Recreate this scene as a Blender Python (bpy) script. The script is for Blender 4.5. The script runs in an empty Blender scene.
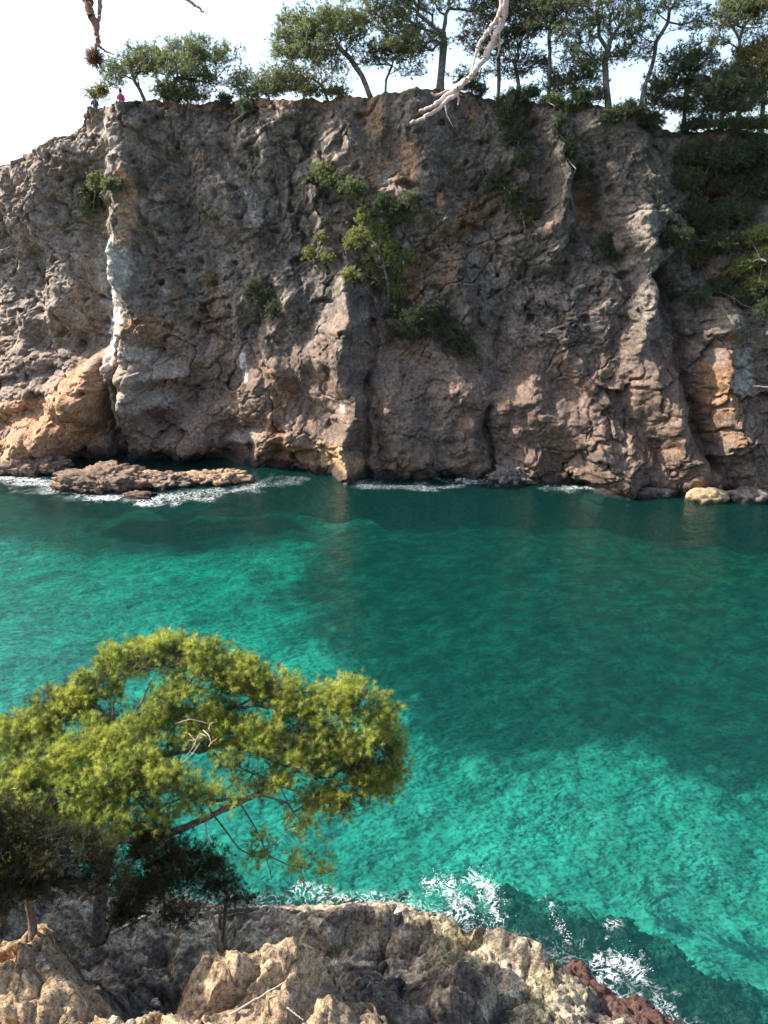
import bpy, math
import numpy as np
R = math.radians
rng = np.random.default_rng(7)
S = bpy.context.scene
COL = S.collection

# ------------------------------------------------------------------ camera
CAM = np.array([0.0, 0.0, 14.0]); TH = R(19.4); F = 800.0
CT, ST = math.cos(TH), math.sin(TH)
cd = bpy.data.cameras.new('camera'); cam = bpy.data.objects.new('camera', cd); COL.objects.link(cam)
cam.location = CAM; cam.rotation_euler = (math.pi/2 - TH, 0, 0)
cd.sensor_fit = 'VERTICAL'; cd.sensor_height = 24; cd.lens = 24*F/1024; cd.clip_start = .05; cd.clip_end = 20000
S.camera = cam

def ray(px, py):
    u = (px-384)/F; v = (512-py)/F
    return np.array([u, CT+v*ST, -ST+v*CT])
def P(px, py, Y):                       # point at forward distance Y seen at a pixel of the photo
    d = ray(px, py); return CAM + d*(Y/d[1])
def Pz(px, py, z):                      # point at height z
    d = ray(px, py); return CAM + d*((z-14)/d[2])
def mpp(px, py, Y):
    return Y/ray(px, py)[1]/F
def project(V):
    d = V-CAM
    f = d[:, 1]*CT - d[:, 2]*ST
    up = d[:, 1]*ST + d[:, 2]*CT
    f = np.maximum(f, 1e-3)
    return 384+F*d[:, 0]/f, 512-F*up/f, f
def pick(V, px, py, rad=2.5):           # nearest surface vertex seen near a pixel
    x, y, f = project(V)
    m = (abs(x-px) < rad) & (abs(y-py) < rad) & (f > .5)
    if not m.any():
        return pick(V, px, py, rad*1.8) if rad < 60 else V[np.argmin((x-px)**2+(y-py)**2)]
    i = np.where(m)[0]; return V[i[np.argmin(f[i])]]

# ------------------------------------------------------------------ noise
PERM = np.random.default_rng(3).permutation(256); PERM = np.concatenate([PERM, PERM, PERM])
G = np.random.default_rng(4).normal(size=(256, 3)); G /= np.linalg.norm(G, axis=1)[:, None]; G = G.astype(np.float32)
def perlin(x, y, z):
    x, y, z = np.broadcast_arrays(x, y, z)
    xi = np.floor(x).astype(np.int64); yi = np.floor(y).astype(np.int64); zi = np.floor(z).astype(np.int64)
    xf = (x-xi).astype(np.float32); yf = (y-yi).astype(np.float32); zf = (z-zi).astype(np.float32)
    xi &= 255; yi &= 255; zi &= 255
    fu = lambda t: t*t*t*(t*(t*6-15)+10)
    u, v, w = fu(xf), fu(yf), fu(zf)
    def g(a, b, c):
        h = PERM[PERM[PERM[xi+a]+yi+b]+zi+c]; gg = G[h]
        return gg[..., 0]*(xf-a)+gg[..., 1]*(yf-b)+gg[..., 2]*(zf-c)
    x00 = g(0,0,0)*(1-u)+g(1,0,0)*u; x10 = g(0,1,0)*(1-u)+g(1,1,0)*u
    x01 = g(0,0,1)*(1-u)+g(1,0,1)*u; x11 = g(0,1,1)*(1-u)+g(1,1,1)*u
    return 1.5*((x00*(1-v)+x10*v)*(1-w)+(x01*(1-v)+x11*v)*w)
def fbm(x, y, z, o=4, gain=.5):
    s = 0; a = 1
    for i in range(o):
        s = s+a*perlin(x+i*17.3, y+i*9.1, z+i*5.7); a *= gain; x = x*2.03; y = y*2.03; z = z*2.03
    return s
def billow(x, y, z, o=4, gain=.5):      # round lobes with sharp creases
    s = 0; a = 1
    for i in range(o):
        s = s+a*(abs(perlin(x+i*11.3, y+i*7.1, z+i*3.7))*2-.45); a *= gain; x = x*2.1; y = y*2.1; z = z*2.1
    return s
def voro(x, y, seed=0):                 # cell id random, F1, F2-F1, local offsets
    xi = np.floor(x).astype(np.int64); yi = np.floor(y).astype(np.int64)
    f1 = np.full(x.shape, 9., np.float32); f2 = f1.copy(); idd = np.zeros(x.shape, np.int64)
    lx = np.zeros(x.shape, np.float32); ly = lx.copy()
    for a in (-1, 0, 1):
        for b in (-1, 0, 1):
            h = PERM[(PERM[((xi+a) & 255)]+((yi+b) & 255)+seed) & 255]
            jx = xi+a+((h*37) % 256)/256.; jy = yi+b+((h*91+13) % 256)/256.
            d = np.sqrt((x-jx)**2+(y-jy)**2).astype(np.float32)
            m = d < f1
            f2 = np.where(m, f1, np.minimum(f2, d)); f1 = np.where(m, d, f1)
            idd = np.where(m, h, idd); lx = np.where(m, x-jx, lx); ly = np.where(m, y-jy, ly)
    return idd, f1, f2-f1, lx, ly
def blocks(x, y, seed=0):               # tilted facets, creased at their borders
    i, f1, e, lx, ly = voro(x, y, seed)
    r1 = ((i*53) % 256)/255.-.5; r2 = ((i*97+5) % 256)/255.-.5; r3 = ((i*151+9) % 256)/255.-.5
    return r1*.55 + lx*r2*1.1 + ly*r3*1.1 - .35*np.exp(-(e/.06)**2)
def sst(a, b, x):
    t = np.clip((x-a)/(b-a), 0, 1); return t*t*(3-2*t)
def polydist(X, Z, pts, ax=1., az=1.):
    best = np.full(X.shape, 1e9)
    for (x0, z0), (x1, z1) in zip(pts[:-1], pts[1:]):
        dx, dz = (x1-x0), (z1-z0); L = dx*dx+dz*dz+1e-9
        t = np.clip(((X-x0)*dx+(Z-z0)*dz)/L, 0, 1)
        best = np.minimum(best, np.sqrt(((X-x0-t*dx)*ax)**2+((Z-z0-t*dz)*az)**2))
    return best

# ------------------------------------------------------------------ mesh + tagging helpers
def mk(name, V, faces, mat, parent=None, smooth=False, cols=None, attrs=None):
    """faces: (n,k) int array or list of them"""
    if isinstance(faces, np.ndarray): faces = [faces]
    V = np.asarray(V, np.float32)
    me = bpy.data.meshes.new(name)
    me.vertices.add(len(V)); me.vertices.foreach_set('co', V.ravel())
    lt = np.concatenate([np.full(len(f), f.shape[1]) for f in faces]) if faces else np.zeros(0)
    lv = np.concatenate([f.ravel() for f in faces])
    me.loops.add(len(lv)); me.loops.foreach_set('vertex_index', lv.astype(np.int32))
    me.polygons.add(len(lt)); ls = np.concatenate([[0], np.cumsum(lt)[:-1]]).astype(np.int32)
    me.polygons.foreach_set('loop_start', ls)
    try: me.polygons.foreach_set('loop_total', lt.astype(np.int32))
    except Exception: pass
    me.polygons.foreach_set('use_smooth', np.full(len(lt), smooth))
    if cols is not None:
        a = me.color_attributes.new('tint', 'FLOAT_COLOR', 'POINT')
        c = np.ones((len(V), 4), np.float32); c[:, :3] = cols; a.data.foreach_set('color', c.ravel())
    for k, v in (attrs or {}).items():
        a = me.attributes.new(k, 'FLOAT', 'POINT'); a.data.foreach_set('value', np.asarray(v, np.float32).ravel())
    me.update(); me.validate()
    me.materials.append(mat)
    o = bpy.data.objects.new(name, me); COL.objects.link(o)
    if parent: o.parent = parent
    return o
def gridfaces(nr, nc):
    i = np.arange(nr*nc).reshape(nr, nc)
    return np.stack([i[:-1, :-1], i[:-1, 1:], i[1:, 1:], i[1:, :-1]], -1).reshape(-1, 4)
def tag(o, label=None, cat=None, group=None, kind=None):
    if label: o['label'] = label
    if cat: o['category'] = cat
    if group: o['group'] = group
    if kind: o['kind'] = kind
    return o
def empty(name, loc, label, cat, group=None):
    o = bpy.data.objects.new(name, None); o.location = [float(a) for a in loc]; o.empty_display_size = .2
    COL.objects.link(o); tag(o, label, cat, group); return o

# ------------------------------------------------------------------ materials
def newmat(name):
    m = bpy.data.materials.new(name); m.use_nodes = True; n = m.node_tree; n.nodes.clear(); return m, n
class NT:
    def __init__(s, n): s.n = n
    def __call__(s, t, **k):
        o = s.n.nodes.new(t)
        for a, b in k.items(): setattr(o, a, b)
        return o
    def l(s, a, b): s.n.links.new(a, b)
def rock_mat(name, bump=.6, fine=9., rough=.85, darkmul=.62, lightmul=1.3, dist=.05):
    m, n = newmat(name); N = NT(n)
    out = N('ShaderNodeOutputMaterial'); bs = N('ShaderNodeBsdfPrincipled'); N.l(bs.outputs[0], out.inputs[0])
    bs.inputs['Roughness'].default_value = rough; bs.inputs['Specular IOR Level'].default_value = .25
    vc = N('ShaderNodeVertexColor', layer_name='tint'); tc = N('ShaderNodeTexCoord')
    n1 = N('ShaderNodeTexNoise'); n1.inputs['Scale'].default_value = fine; n1.inputs['Detail'].default_value = 8; n1.inputs['Roughness'].default_value = .65
    n2 = N('ShaderNodeTexNoise'); n2.inputs['Scale'].default_value = fine*.22; n2.inputs['Detail'].default_value = 6; n2.inputs['Distortion'].default_value = .6
    vo = N('ShaderNodeTexVoronoi'); vo.inputs['Scale'].default_value = fine*.8
    for q in (n1, n2, vo): N.l(tc.outputs['Object'], q.inputs['Vector'])
    mr = N('ShaderNodeMapRange'); mr.inputs[1].default_value = .33; mr.inputs[2].default_value = .67; mr.inputs[3].default_value = darkmul; mr.inputs[4].default_value = lightmul
    N.l(n1.outputs['Fac'], mr.inputs[0])
    mr2 = N('ShaderNodeMapRange'); mr2.inputs[1].default_value = .35; mr2.inputs[2].default_value = .65; mr2.inputs[3].default_value = .78; mr2.inputs[4].default_value = 1.2
    N.l(n2.outputs['Fac'], mr2.inputs[0])
    n3 = N('ShaderNodeTexNoise'); n3.inputs['Scale'].default_value = fine*3.2; n3.inputs['Detail'].default_value = 3; N.l(tc.outputs['Object'], n3.inputs['Vector'])
    mr3 = N('ShaderNodeMapRange'); mr3.inputs[1].default_value = .36; mr3.inputs[2].default_value = .52; mr3.inputs[3].default_value = .55; mr3.inputs[4].default_value = 1.06; N.l(n3.outputs['Fac'], mr3.inputs[0])
    m0 = N('ShaderNodeMath', operation='MULTIPLY'); N.l(mr.outputs[0], m0.inputs[0]); N.l(mr3.outputs[0], m0.inputs[1])
    mu = N('ShaderNodeMath', operation='MULTIPLY'); N.l(m0.outputs[0], mu.inputs[0]); N.l(mr2.outputs[0], mu.inputs[1])
    vm = N('ShaderNodeVectorMath', operation='SCALE'); N.l(vc.outputs[0], vm.inputs[0]); N.l(mu.outputs[0], vm.inputs['Scale'])
    N.l(vm.outputs[0], bs.inputs['Base Color'])
    ad = N('ShaderNodeMath', operation='MULTIPLY_ADD'); N.l(vo.outputs['Distance'], ad.inputs[0]); ad.inputs[1].default_value = .5; N.l(n1.outputs['Fac'], ad.inputs[2])
    b = N('ShaderNodeBump'); b.inputs['Strength'].default_value = bump; b.inputs['Distance'].default_value = dist; N.l(ad.outputs[0], b.inputs['Height'])
    N.l(b.outputs[0], bs.inputs['Normal'])
    return m
def leaf_mat(name, trans=.4):
    m, n = newmat(name); N = NT(n)
    out = N('ShaderNodeOutputMaterial'); vc = N('ShaderNodeVertexColor', layer_name='tint')
    d = N('ShaderNodeBsdfPrincipled'); d.inputs['Roughness'].default_value = .5; d.inputs['Specular IOR Level'].default_value = .35
    t = N('ShaderNodeBsdfTranslucent'); mx = N('ShaderNodeMixShader'); mx.inputs[0].default_value = trans
    N.l(vc.outputs[0], d.inputs['Base Color']); N.l(vc.outputs[0], t.inputs['Color'])
    N.l(d.outputs[0], mx.inputs[1]); N.l(t.outputs[0], mx.inputs[2]); N.l(mx.outputs[0], out.inputs[0])
    return m
def bark_mat(name, c1, c2, sc=14.):
    m, n = newmat(name); N = NT(n)
    out = N('ShaderNodeOutputMaterial'); bs = N('ShaderNodeBsdfPrincipled'); N.l(bs.outputs[0], out.inputs[0]); bs.inputs['Roughness'].default_value = .85
    tc = N('ShaderNodeTexCoord'); no = N('ShaderNodeTexNoise'); no.inputs['Scale'].default_value = sc; no.inputs['Detail'].default_value = 6
    N.l(tc.outputs['Object'], no.inputs['Vector'])
    cr = N('ShaderNodeValToRGB'); cr.color_ramp.elements[0].position = .35; cr.color_ramp.elements[1].position = .65
    cr.color_ramp.elements[0].color = (*c1, 1); cr.color_ramp.elements[1].color = (*c2, 1)
    N.l(no.outputs['Fac'], cr.inputs[0]); N.l(cr.outputs[0], bs.inputs['Base Color'])
    b = N('ShaderNodeBump'); b.inputs['Strength'].default_value = .6; b.inputs['Distance'].default_value = .02; N.l(no.outputs['Fac'], b.inputs['Height']); N.l(b.outputs[0], bs.inputs['Normal'])
    return m
def plain_mat(name, c, rough=.8):
    m, n = newmat(name); N = NT(n)
    out = N('ShaderNodeOutputMaterial'); bs = N('ShaderNodeBsdfPrincipled'); N.l(bs.outputs[0], out.inputs[0]); bs.inputs['Roughness'].default_value = rough
    no = N('ShaderNodeTexNoise'); no.inputs['Scale'].default_value = 20
    mx = N('ShaderNodeMix', data_type='RGBA'); mx.inputs[6].default_value = (*[k*.8 for k in c], 1); mx.inputs[7].default_value = (*[min(1, k*1.15) for k in c], 1)
    N.l(no.outputs['Fac'], mx.inputs[0]); N.l(mx.outputs[2], bs.inputs['Base Color'])
    return m
M_ROCK = rock_mat('cliff_rock', .6, 5., dist=.06, darkmul=.5, lightmul=1.38)
M_NEAR = rock_mat('near_rock', .9, 13., dist=.045, darkmul=.32, lightmul=1.65)
M_SEABED = rock_mat('seabed', .3, 2.)
M_LEAF = leaf_mat('pine_needles', .6)
M_BARK = bark_mat('pine_bark', (.06, .045, .038), (.20, .16, .13))
M_BARKF = bark_mat('far_bark', (.07, .055, .045), (.22, .18, .15), 5)
M_DEAD = bark_mat('dead_wood', (.36, .27, .22), (.62, .52, .45), 20)

# ------------------------------------------------------------------ CLIFF
bx = np.array([-70, -45, -24, -16.4, -9.9, -4.6, -2.3, 5.75, 12.4, 17.6, 21.4, 30, 45, 70])
by = np.array([72, 60, 51, 50, 49.4, 47.4, 46.2, 46.0, 43.9, 42.7, 42.3, 41, 39, 36])
lz = np.array([-9, 0, 3, 8, 14, 21]); lo = np.array([-2.5, 0, .7, 2.3, 3.3, 4.2])
def yface0(x, z):
    return np.interp(x, bx, by)+np.interp(z, lz, lo)+1.6*sst(13, 20, x)*sst(9, 15, z)
def cpx(px, py):                       # pixel -> cliff (x,z)
    Y = 48.
    for _ in range(8):
        q = P(px, py, Y); Y = float(yface0(q[0], q[2]))
    return q[0], q[2]
top_px = [(-60,170),(0,160),(10,155),(30,141),(58,129),(70,113),(76,103),(130,103),(190,101),(250,98),(330,98),(350,94),(400,92),(435,88),(460,85),(480,94),(500,98),(560,100),(610,104),(640,108),(668,124),(700,128),(740,128),(768,130),(820,128)]
tx = []; tz = []
for a, b in top_px:
    x, z = cpx(a, b); tx.append(x); tz.append(z)
tx = np.array([-70, -45]+tx+[45, 70]); tz = np.array([9, 15]+tz+[20, 21])
def S_(pts): return [cpx(a, b) for a, b in pts]

def axis(lo_, hi_, v0, v1, fine, g=1.06):
    a = list(np.arange(v0, v1, fine)); s = fine
    while a[-1] < hi_: s *= g; a.append(a[-1]+s)
    s = fine
    while a[0] > lo_: s *= g; a.insert(0, a[0]-s)
    return np.array(a)
xs = axis(-70, 70, -25.5, 24.5, .062, 1.08)
nt = 400
ts = np.linspace(0, 1, nt)
X = np.broadcast_to(xs, (nt, len(xs))).copy()
ZT = np.interp(xs, tx, tz)+.22*perlin(xs*.9, xs*0+3.3, xs*0)+.12*perlin(xs*3, xs*0+7.3, xs*0)
zb = -5.5
Z = zb+(ZT-zb)[None, :]*ts[:, None]
D = np.zeros_like(X)                   # protrusion towards the camera
wx = X+1.3*fbm(X*.13, Z*.13, 1.7, 2); wz = Z+1.3*fbm(X*.13, Z*.13, 9.7, 2)
def stroke(pts, wpx, amp, sharp=2.):
    global D
    w = wpx*.057
    d = polydist(wx, wz, S_(pts)); D += amp*np.exp(-(d/w)**sharp)
# large forms read from the photograph
stroke([(128,110),(122,180),(116,240),(118,300),(135,360),(150,440)], 26, 1.3)
stroke([(90,330),(94,250),(88,180),(70,140)], 10, -.6)
D += -1.7*sst(-16.5, -18.1, X+.35*perlin(Z*.6,Z*0+.7,Z*0))*sst(5.5, 7.5, Z)
stroke([(100,362),(108,400),(117,460)], 6, -1.4)
stroke([(118,350),(120,400),(124,455)], 4, -1.2)
stroke([(97,372),(86,400),(70,432),(40,462)], 19, 2.2, 3.0)
stroke([(84,400),(40,412),(-10,425)], 15, 1.5)
stroke([(60,440),(-20,466)], 15, 1.9)
stroke([(150,455),(250,460)], 12, -1.1)
for p, w, a in (([(130,335),(190,345)], 15, .7), ([(130,368),(175,366)], 10, .8), ([(135,395),(170,394)], 12, .8), ([(240,395),(290,440)], 22, 1.0),
                ([(260,380),(330,350),(345,330)], 24, 1.2), ([(347,330),(352,400),(350,470)], 12, 1.9), ([(376,310),(372,400),(378,470)], 3, -.6),
                ([(440,345),(470,400),(480,465)], 24, 1.0), ([(400,380),(420,440)], 26, 1.2), ([(493,400),(500,470)], 4, -.9),
                ([(540,380),(590,430),(630,480)], 17, 1.6), ([(560,330),(640,440),(680,490)], 12, 1.0), ([(635,215),(655,280),(640,340),(680,430),(712,490)], 15, 1.5),
                ([(620,250),(590,320)], 16, .9), ([(668,270),(690,330),(705,400),(722,480)], 7, -1.5), ([(740,340),(730,400),(760,490)], 18, 1.4),
                ([(700,360),(705,395)], 6, .7), ([(520,110),(530,160),(540,200)], 14, -1.0), ([(575,120),(580,180)], 10, -.8),
                ([(545,110),(556,190),(560,260)], 12, .9), ([(600,200),(612,260)], 8, -1.4), ([(590,190),(588,235)], 12, -1.2),
                ([(500,170),(530,200)], 9, -1.0), ([(280,180),(300,270)], 22, -.7), ([(400,105),(412,160),(405,200)], 16, 1.1), ([(375,100),(378,130)], 8, .9),
                ([(215,120),(235,190),(240,300)], 24, .5), ([(262,140),(265,175)], 8, .7), ([(185,120),(190,210)], 20, -.6), ([(405,300),(450,330)], 24, -1.0),
                ([(345,290),(350,320)], 9, .9), ([(430,130),(450,260),(470,330)], 16, .7), ([(490,240),(500,330)], 22, -.5), ([(690,170),(760,180)], 45, -1.0),
                ([(60,150),(40,200),(50,300)], 24, .7), ([(20,250),(30,330)], 14, -.5), ([(700,260),(760,300)], 26, -.8), ([(40,350),(92,345)], 10, -.6)):
    stroke(p, w, a)
# dipping beds + weathered lobes + fractured blocks
u1 = (wx*.86+wz*.5); u2 = (-wx*.5+wz*.86)
RG = np.maximum(.22+.78*sst(5, 9.5, Z+2*fbm(X*.2, Z*.2, 44., 2)), 1.1*sst(-15.5, -17.5, X))
D += 1.0*billow(wx*.20, wz*.15, 2.2, 2)
D += .40*billow(u1*.5, u2*.33, 5.1, 2, .5)
bm_ = sst(-.25, .35, fbm(X*.12, Z*.12, 33., 2))
D += .95*bm_*blocks(u1*.5+.25*fbm(X, Z, .3, 3), u2*.75+.25*fbm(X, Z, 4.3, 3))
D += .30*(.45+.55*RG)*blocks(wx*1.15+.3*fbm(X*1.4, Z*1.4, 2., 3), wz*1.5+.3*fbm(X*1.4, Z*1.4, 7., 3), 31)
D += .13*RG*billow(wx*1.0, wz*.8, 8.8, 4, .55)
D += .11*RG*blocks(wx*2.6+.3*fbm(X*2.4, Z*2.4, 2., 3), wz*3.1+.3*fbm(X*2.4, Z*2.4, 7., 3), 91)
D += .10*fbm(X*1.9, Z*1.9, 3.1, 5, .62)
fine_n = billow(X*4.2, Z*4.2, 1.1, 2, .6); D += .03*fine_n
pits = sst(.42, .62, perlin(X*1.0, Z*1.25, 40.))*.55+sst(.4, .6, perlin(X*2.3, Z*2.6, 60.))*.22
D -= pits*RG
for q_, (fa, fb, sd_) in enumerate(((.16, .62, 3.), (.55, .17, 13.), (.34, 1.1, 23.))):
    D -= (.24, .22, .10)[q_]*np.exp(-(perlin(u1*fa+.2*fbm(X*.9, Z*.9, 5., 3), u2*fb+.2*fbm(X*.9, Z*.9, 15., 3), sd_)/.028)**2)*sst(-.3, .3, perlin(X*.3, Z*.3, sd_+50))
# rounded brink
eb = sst(.93, 1., ts)[:, None]
D -= .5*eb**2
Yf = yface0(X, Z)-D
VX = X+.28*fbm(X*.7, Z*.7, 21., 3)*(1-eb); VZ = Z+(.2*fbm(X*.6, Z*.6, 27., 3)+.12*D*sst(0, 3, Z))*(1-eb)
# plateau rows
off = np.array([.15,.35,.6,.9,1.3,1.8,2.4,3.1,4,5,6.5,8,10,13,17,22,28,36,46,60])
PX = np.broadcast_to(xs, (len(off), len(xs)))
PY = Yf[-1][None, :]+off[:, None]
PZ = VZ[-1][None, :]+np.where(off < 3, .0, 0)[:, None]+.02*off[:, None]+.16*fbm(PX*.8, PY*.8, 2., 4)*sst(0, 1, off)[:, None]-.25*sst(0, 3, off)[:, None]
CX = np.vstack([VX, PX+0]); CY = np.vstack([Yf, PY]); CZ = np.vstack([VZ, PZ])
CLIFF = np.stack([CX, CY, CZ], -1).reshape(-1, 3)
# albedo
nr = CX.shape[0]
XX, ZZ = CX, CZ
n_a = fbm(XX*.22, ZZ*.2, 11., 4)[..., None]; n_b = fbm(XX*.7, ZZ*.55, 13., 5, .6)[..., None]; n_c = fbm(XX*.12, ZZ*.1, 17., 3)[..., None]
n_d = fbm(XX*1.9, ZZ*1.9, 19., 4, .65)[..., None]
c = np.zeros((nr, len(xs), 3))+np.array([.225, .19, .162])
def mixc(c, col, f): return c*(1-f)+np.array(col)*f
c = mixc(c, (.10, .095, .092), .75*sst(-.1, .45, n_b+.5*n_a))                       # dark lichen
c = mixc(c, (.32, .285, .25), .8*sst(.1, .6, n_d*.6-n_b*.6))                       # pale weathering
low = sst(10.5, 5.5, ZZ+1.8*n_a[..., 0])[..., None]
c = mixc(c, (.245, .165, .125), .62*low*(1-.5*sst(0, .5, n_b)))                      # reddish lower rock
right = sst(-3, 10, XX)[..., None]
c *= (1-.14*right)
c = mixc(c, (.34, .20, .11), .7*sst(.35, .6, n_b*.4+n_c-.1*n_d))                   # iron stains
left = sst(-14, -19, XX)[..., None]
c = mixc(c, (.33, .285, .25), .55*left)
def patch(pts, wpx, col, amt, hard=.25, nz=.5, off_=0):
    global c
    d = polydist(XX, ZZ, S_(pts))/(wpx*.057)
    f = sst(1+hard, 1-hard, d+nz*(n_d[..., 0]+.5*n_b[..., 0])+off_)
    c = mixc(c, col, amt*f[..., None])
WHT = (.66, .64, .60)
patch([(97,225),(95,260),(100,300)], 9, (.45,.45,.44), .8)
patch([(116,245),(112,290),(108,330)], 11, WHT, .95, .2, .35)
patch([(124,235),(121,290),(118,340)], 11, (.56,.54,.50), .85, .3, .5)
patch([(106,335),(116,362)], 5, WHT, .95, .2, .4)
patch([(120,392),(123,425)], 5, (.58,.55,.50), .9)
patch([(122,345),(150,352)], 8, (.50,.45,.40), .8)
patch([(130,368),(180,368)], 10, (.40,.34,.28), .8)
patch([(130,395),(165,395)], 11, (.38,.34,.30), .8)
patch([(243,355),(246,378)], 3, WHT, .95, .25, .3)
patch([(342,400),(343,408)], 2, WHT, .9, .3, .3)
patch([(262,140),(264,172)], 8, (.44,.41,.37), .8)
patch([(250,190),(255,215)], 7, (.42,.40,.38), .7)
patch([(120,128),(112,160)], 8, (.40,.38,.36), .7)
patch([(108,115),(100,140)], 3, (.5,.48,.46), .7)
patch([(128,175),(132,205),(126,240)], 9, (.46,.31,.20), .8)
patch([(92,190),(95,240)], 8, (.48,.40,.30), .6)
patch([(375,105),(372,128)], 10, (.50,.34,.22), .8)
patch([(405,150),(412,175)], 8, (.46,.30,.19), .8)
patch([(400,205),(422,215)], 7, (.42,.31,.22), .7)
patch([(580,175),(590,215)], 9, (.30,.17,.09), .8)
patch([(330,455),(350,470)], 17, (.52,.36,.21), .9)
patch([(700,493),(722,497)], 9, (.50,.36,.2), .9)
patch([(738,355),(742,385)], 10, (.40,.385,.36), .85)
patch([(235,440),(250,436)], 9, (.38,.36,.34), .8)
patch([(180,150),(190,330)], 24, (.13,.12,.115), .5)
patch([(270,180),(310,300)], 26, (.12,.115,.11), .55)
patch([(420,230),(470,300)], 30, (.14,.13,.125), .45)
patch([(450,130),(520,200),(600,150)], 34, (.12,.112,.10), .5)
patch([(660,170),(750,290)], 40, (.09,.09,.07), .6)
patch([(640,220),(650,330)], 14, (.30,.27,.24), .6)
patch([(90,385),(75,430),(30,455)], 28, (.46, .28, .17), .95, .35)
patch([(50,405),(0,415)], 16, (.44, .28, .17), .9, .35)
patch([(150,104),(360,98)], 5, (.40,.25,.17), .7)
# scrubby soil near the brink, wet band at the water
wet = sst(.75, .15, ZZ+.35*n_b[..., 0])[..., None]
c = mixc(c, (.028, .024, .02), .9*wet)
soil = np.zeros((nr, len(xs), 1)); soil[nt:] = 1
c = mixc(c, (.20, .13, .085), soil*.8)
c = mixc(c, (.065, .07, .04), soil*sst(0, .35, n_d)*.8)
cren = np.concatenate([pits, np.zeros((len(off), len(xs)))])[..., None]
cliff = mk('cliff', CLIFF, gridfaces(nr, len(xs)), M_ROCK, smooth=True, cols=np.clip(c*np.array([.93,.86,.79]), .01, .8).reshape(-1, 3))
tag(cliff, 'tall weathered brown and grey sea cliff across the cove', kind='structure')
FACE = CLIFF.reshape(nr, len(xs), 3)[:nt+8].reshape(-1, 3)

# ------------------------------------------------------------------ NEAR HEADLAND
shore = [(-40, 20), (-20, 16.5), (-10, 14.8), (-6, 14.1), (-2.95, 13.8), (.35, 13.8), (1.84, 13.2), (3.6, 12.5), (4.6, 11.5), (5.5, 10.7), (8.5, 6.5), (14, 1), (22, -6), (40, -14)]
shelf = [(-40, 23), (-10, 16.2), (1.5, 14.7), (3.9, 15.1), (5.8, 14.4), (7.9, 12.6), (11, 9), (18, 2), (40, -10)]
def sdist(x, y, line):
    d = polydist(x, y, line); yl = np.interp(x, [a for a, _ in line], [b for _, b in line])
    return np.where(y < yl, d, -d)
gx = axis(-45, 45, -6.2, 9.5, .04, 1.06); gy = axis(-30, 34, 5.2, 16, .04, 1.06)
GX, GY = np.meshgrid(gx, gy)
w1 = GX+.6*fbm(GX*.5, GY*.5, 3., 3); w2 = GY+.6*fbm(GX*.5, GY*.5, 8., 3)
d_s = sdist(w1, w2, shore); d_f = sdist(w1, w2, shelf)
GZ = np.interp(d_s, [-30,-8,-4,-1.5,-.4,0,.35,1.3,2.0,2.9,3.9,4.8,5.5,6.4,7.2,8.5,11,13,16,30], [-8,-7,-6,-4.5,-1,-.1,.55,.95,1.05,1.1,1.5,2.6,3.9,4.9,5.5,6.6,9.6,11.7,12.4,14])
shelfz = np.interp(d_f+.5*fbm(GX*1.1, GY*1.1, 61., 4), [-6,-3.2,-1.2,-.1,.8,3,9], [-6,-3.4,-2.35,-1.9,-1.35,-1.0,-.7])
GZ = np.where(d_s < 0, np.maximum(GZ, shelfz), GZ)
def bump(x, y, rx, ry, h, p=2., rot=0):
    global GZ
    dx = w1-x; dy = w2-y; ca, sa = math.cos(rot), math.sin(rot)
    a = (dx*ca+dy*sa)/rx; b = (-dx*sa+dy*ca)/ry
    GZ += h*np.exp(-(a*a+b*b)**(p/2))
gpt = lambda px, py, z: Pz(px, py, z)[:2]
bump(-11.0, 12.9, 2.8, 2.4, 12.5, 8.)                      # unseen bluff added beyond the left edge to shade the ledge
bump(*gpt(150, 985, 4.2), .75, 1.2, -2.2, 3.)            # dark gully
bump(*gpt(170, 940, 3.4), .8, 1.0, -1.2, 2.)
bump(*gpt(250, 985, 4.8), 1.25, .95, .9, 4., -.3)       # ledge with the brown rim
bump(*gpt(50, 1015, 5.6), 1.5, .8, .5, 4.)
bump(*gpt(330, 935, 1.2), 2.0, .6, -.4, 3.)             # shaded hollow behind the ledge
bump(*gpt(400, 1005, 2.2), 1.0, .8, .9, 3., -.5)
bump(-4.6, 8.6, 1.6, 1.6, .9, 3.)        # grey boulders
bump(*gpt(455, 985, 2.2), .8, .55, .7, 3., -.6)
bump(*gpt(470, 1020, 2.2), .7, .5, .5, 3., -.6)
bump(*gpt(440, 935, 1.1), .9, .35, .45, 4., -.35)       # pale sunlit rim by the water
bump(*gpt(520, 965, 1.0), .8, .33, .5, 4., -.5)
bump(*gpt(370, 915, 1.0), 1.2, .3, .35, 4., 0)
bump(*gpt(600, 1010, .3), .5, .9, -.5, 2.)
land = sst(-.5, .5, d_s)
GZ += (.08+.10*land)*billow(w1*.6, w2*.6, 6., 3, .5)
GZ += (.05+.34*land)*blocks(w1*.45+.3*fbm(GX*.8, GY*.8, .3, 3), w2*.8+.3*fbm(GX*.8, GY*.8, 5.3, 3), 7)
GZ += (.03+.05*land)*blocks(GX*2.6+.5*fbm(GX*2, GY*2, .3, 3), GY*2.6+.5*fbm(GX*2, GY*2, 5.3, 3), 77)
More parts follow.
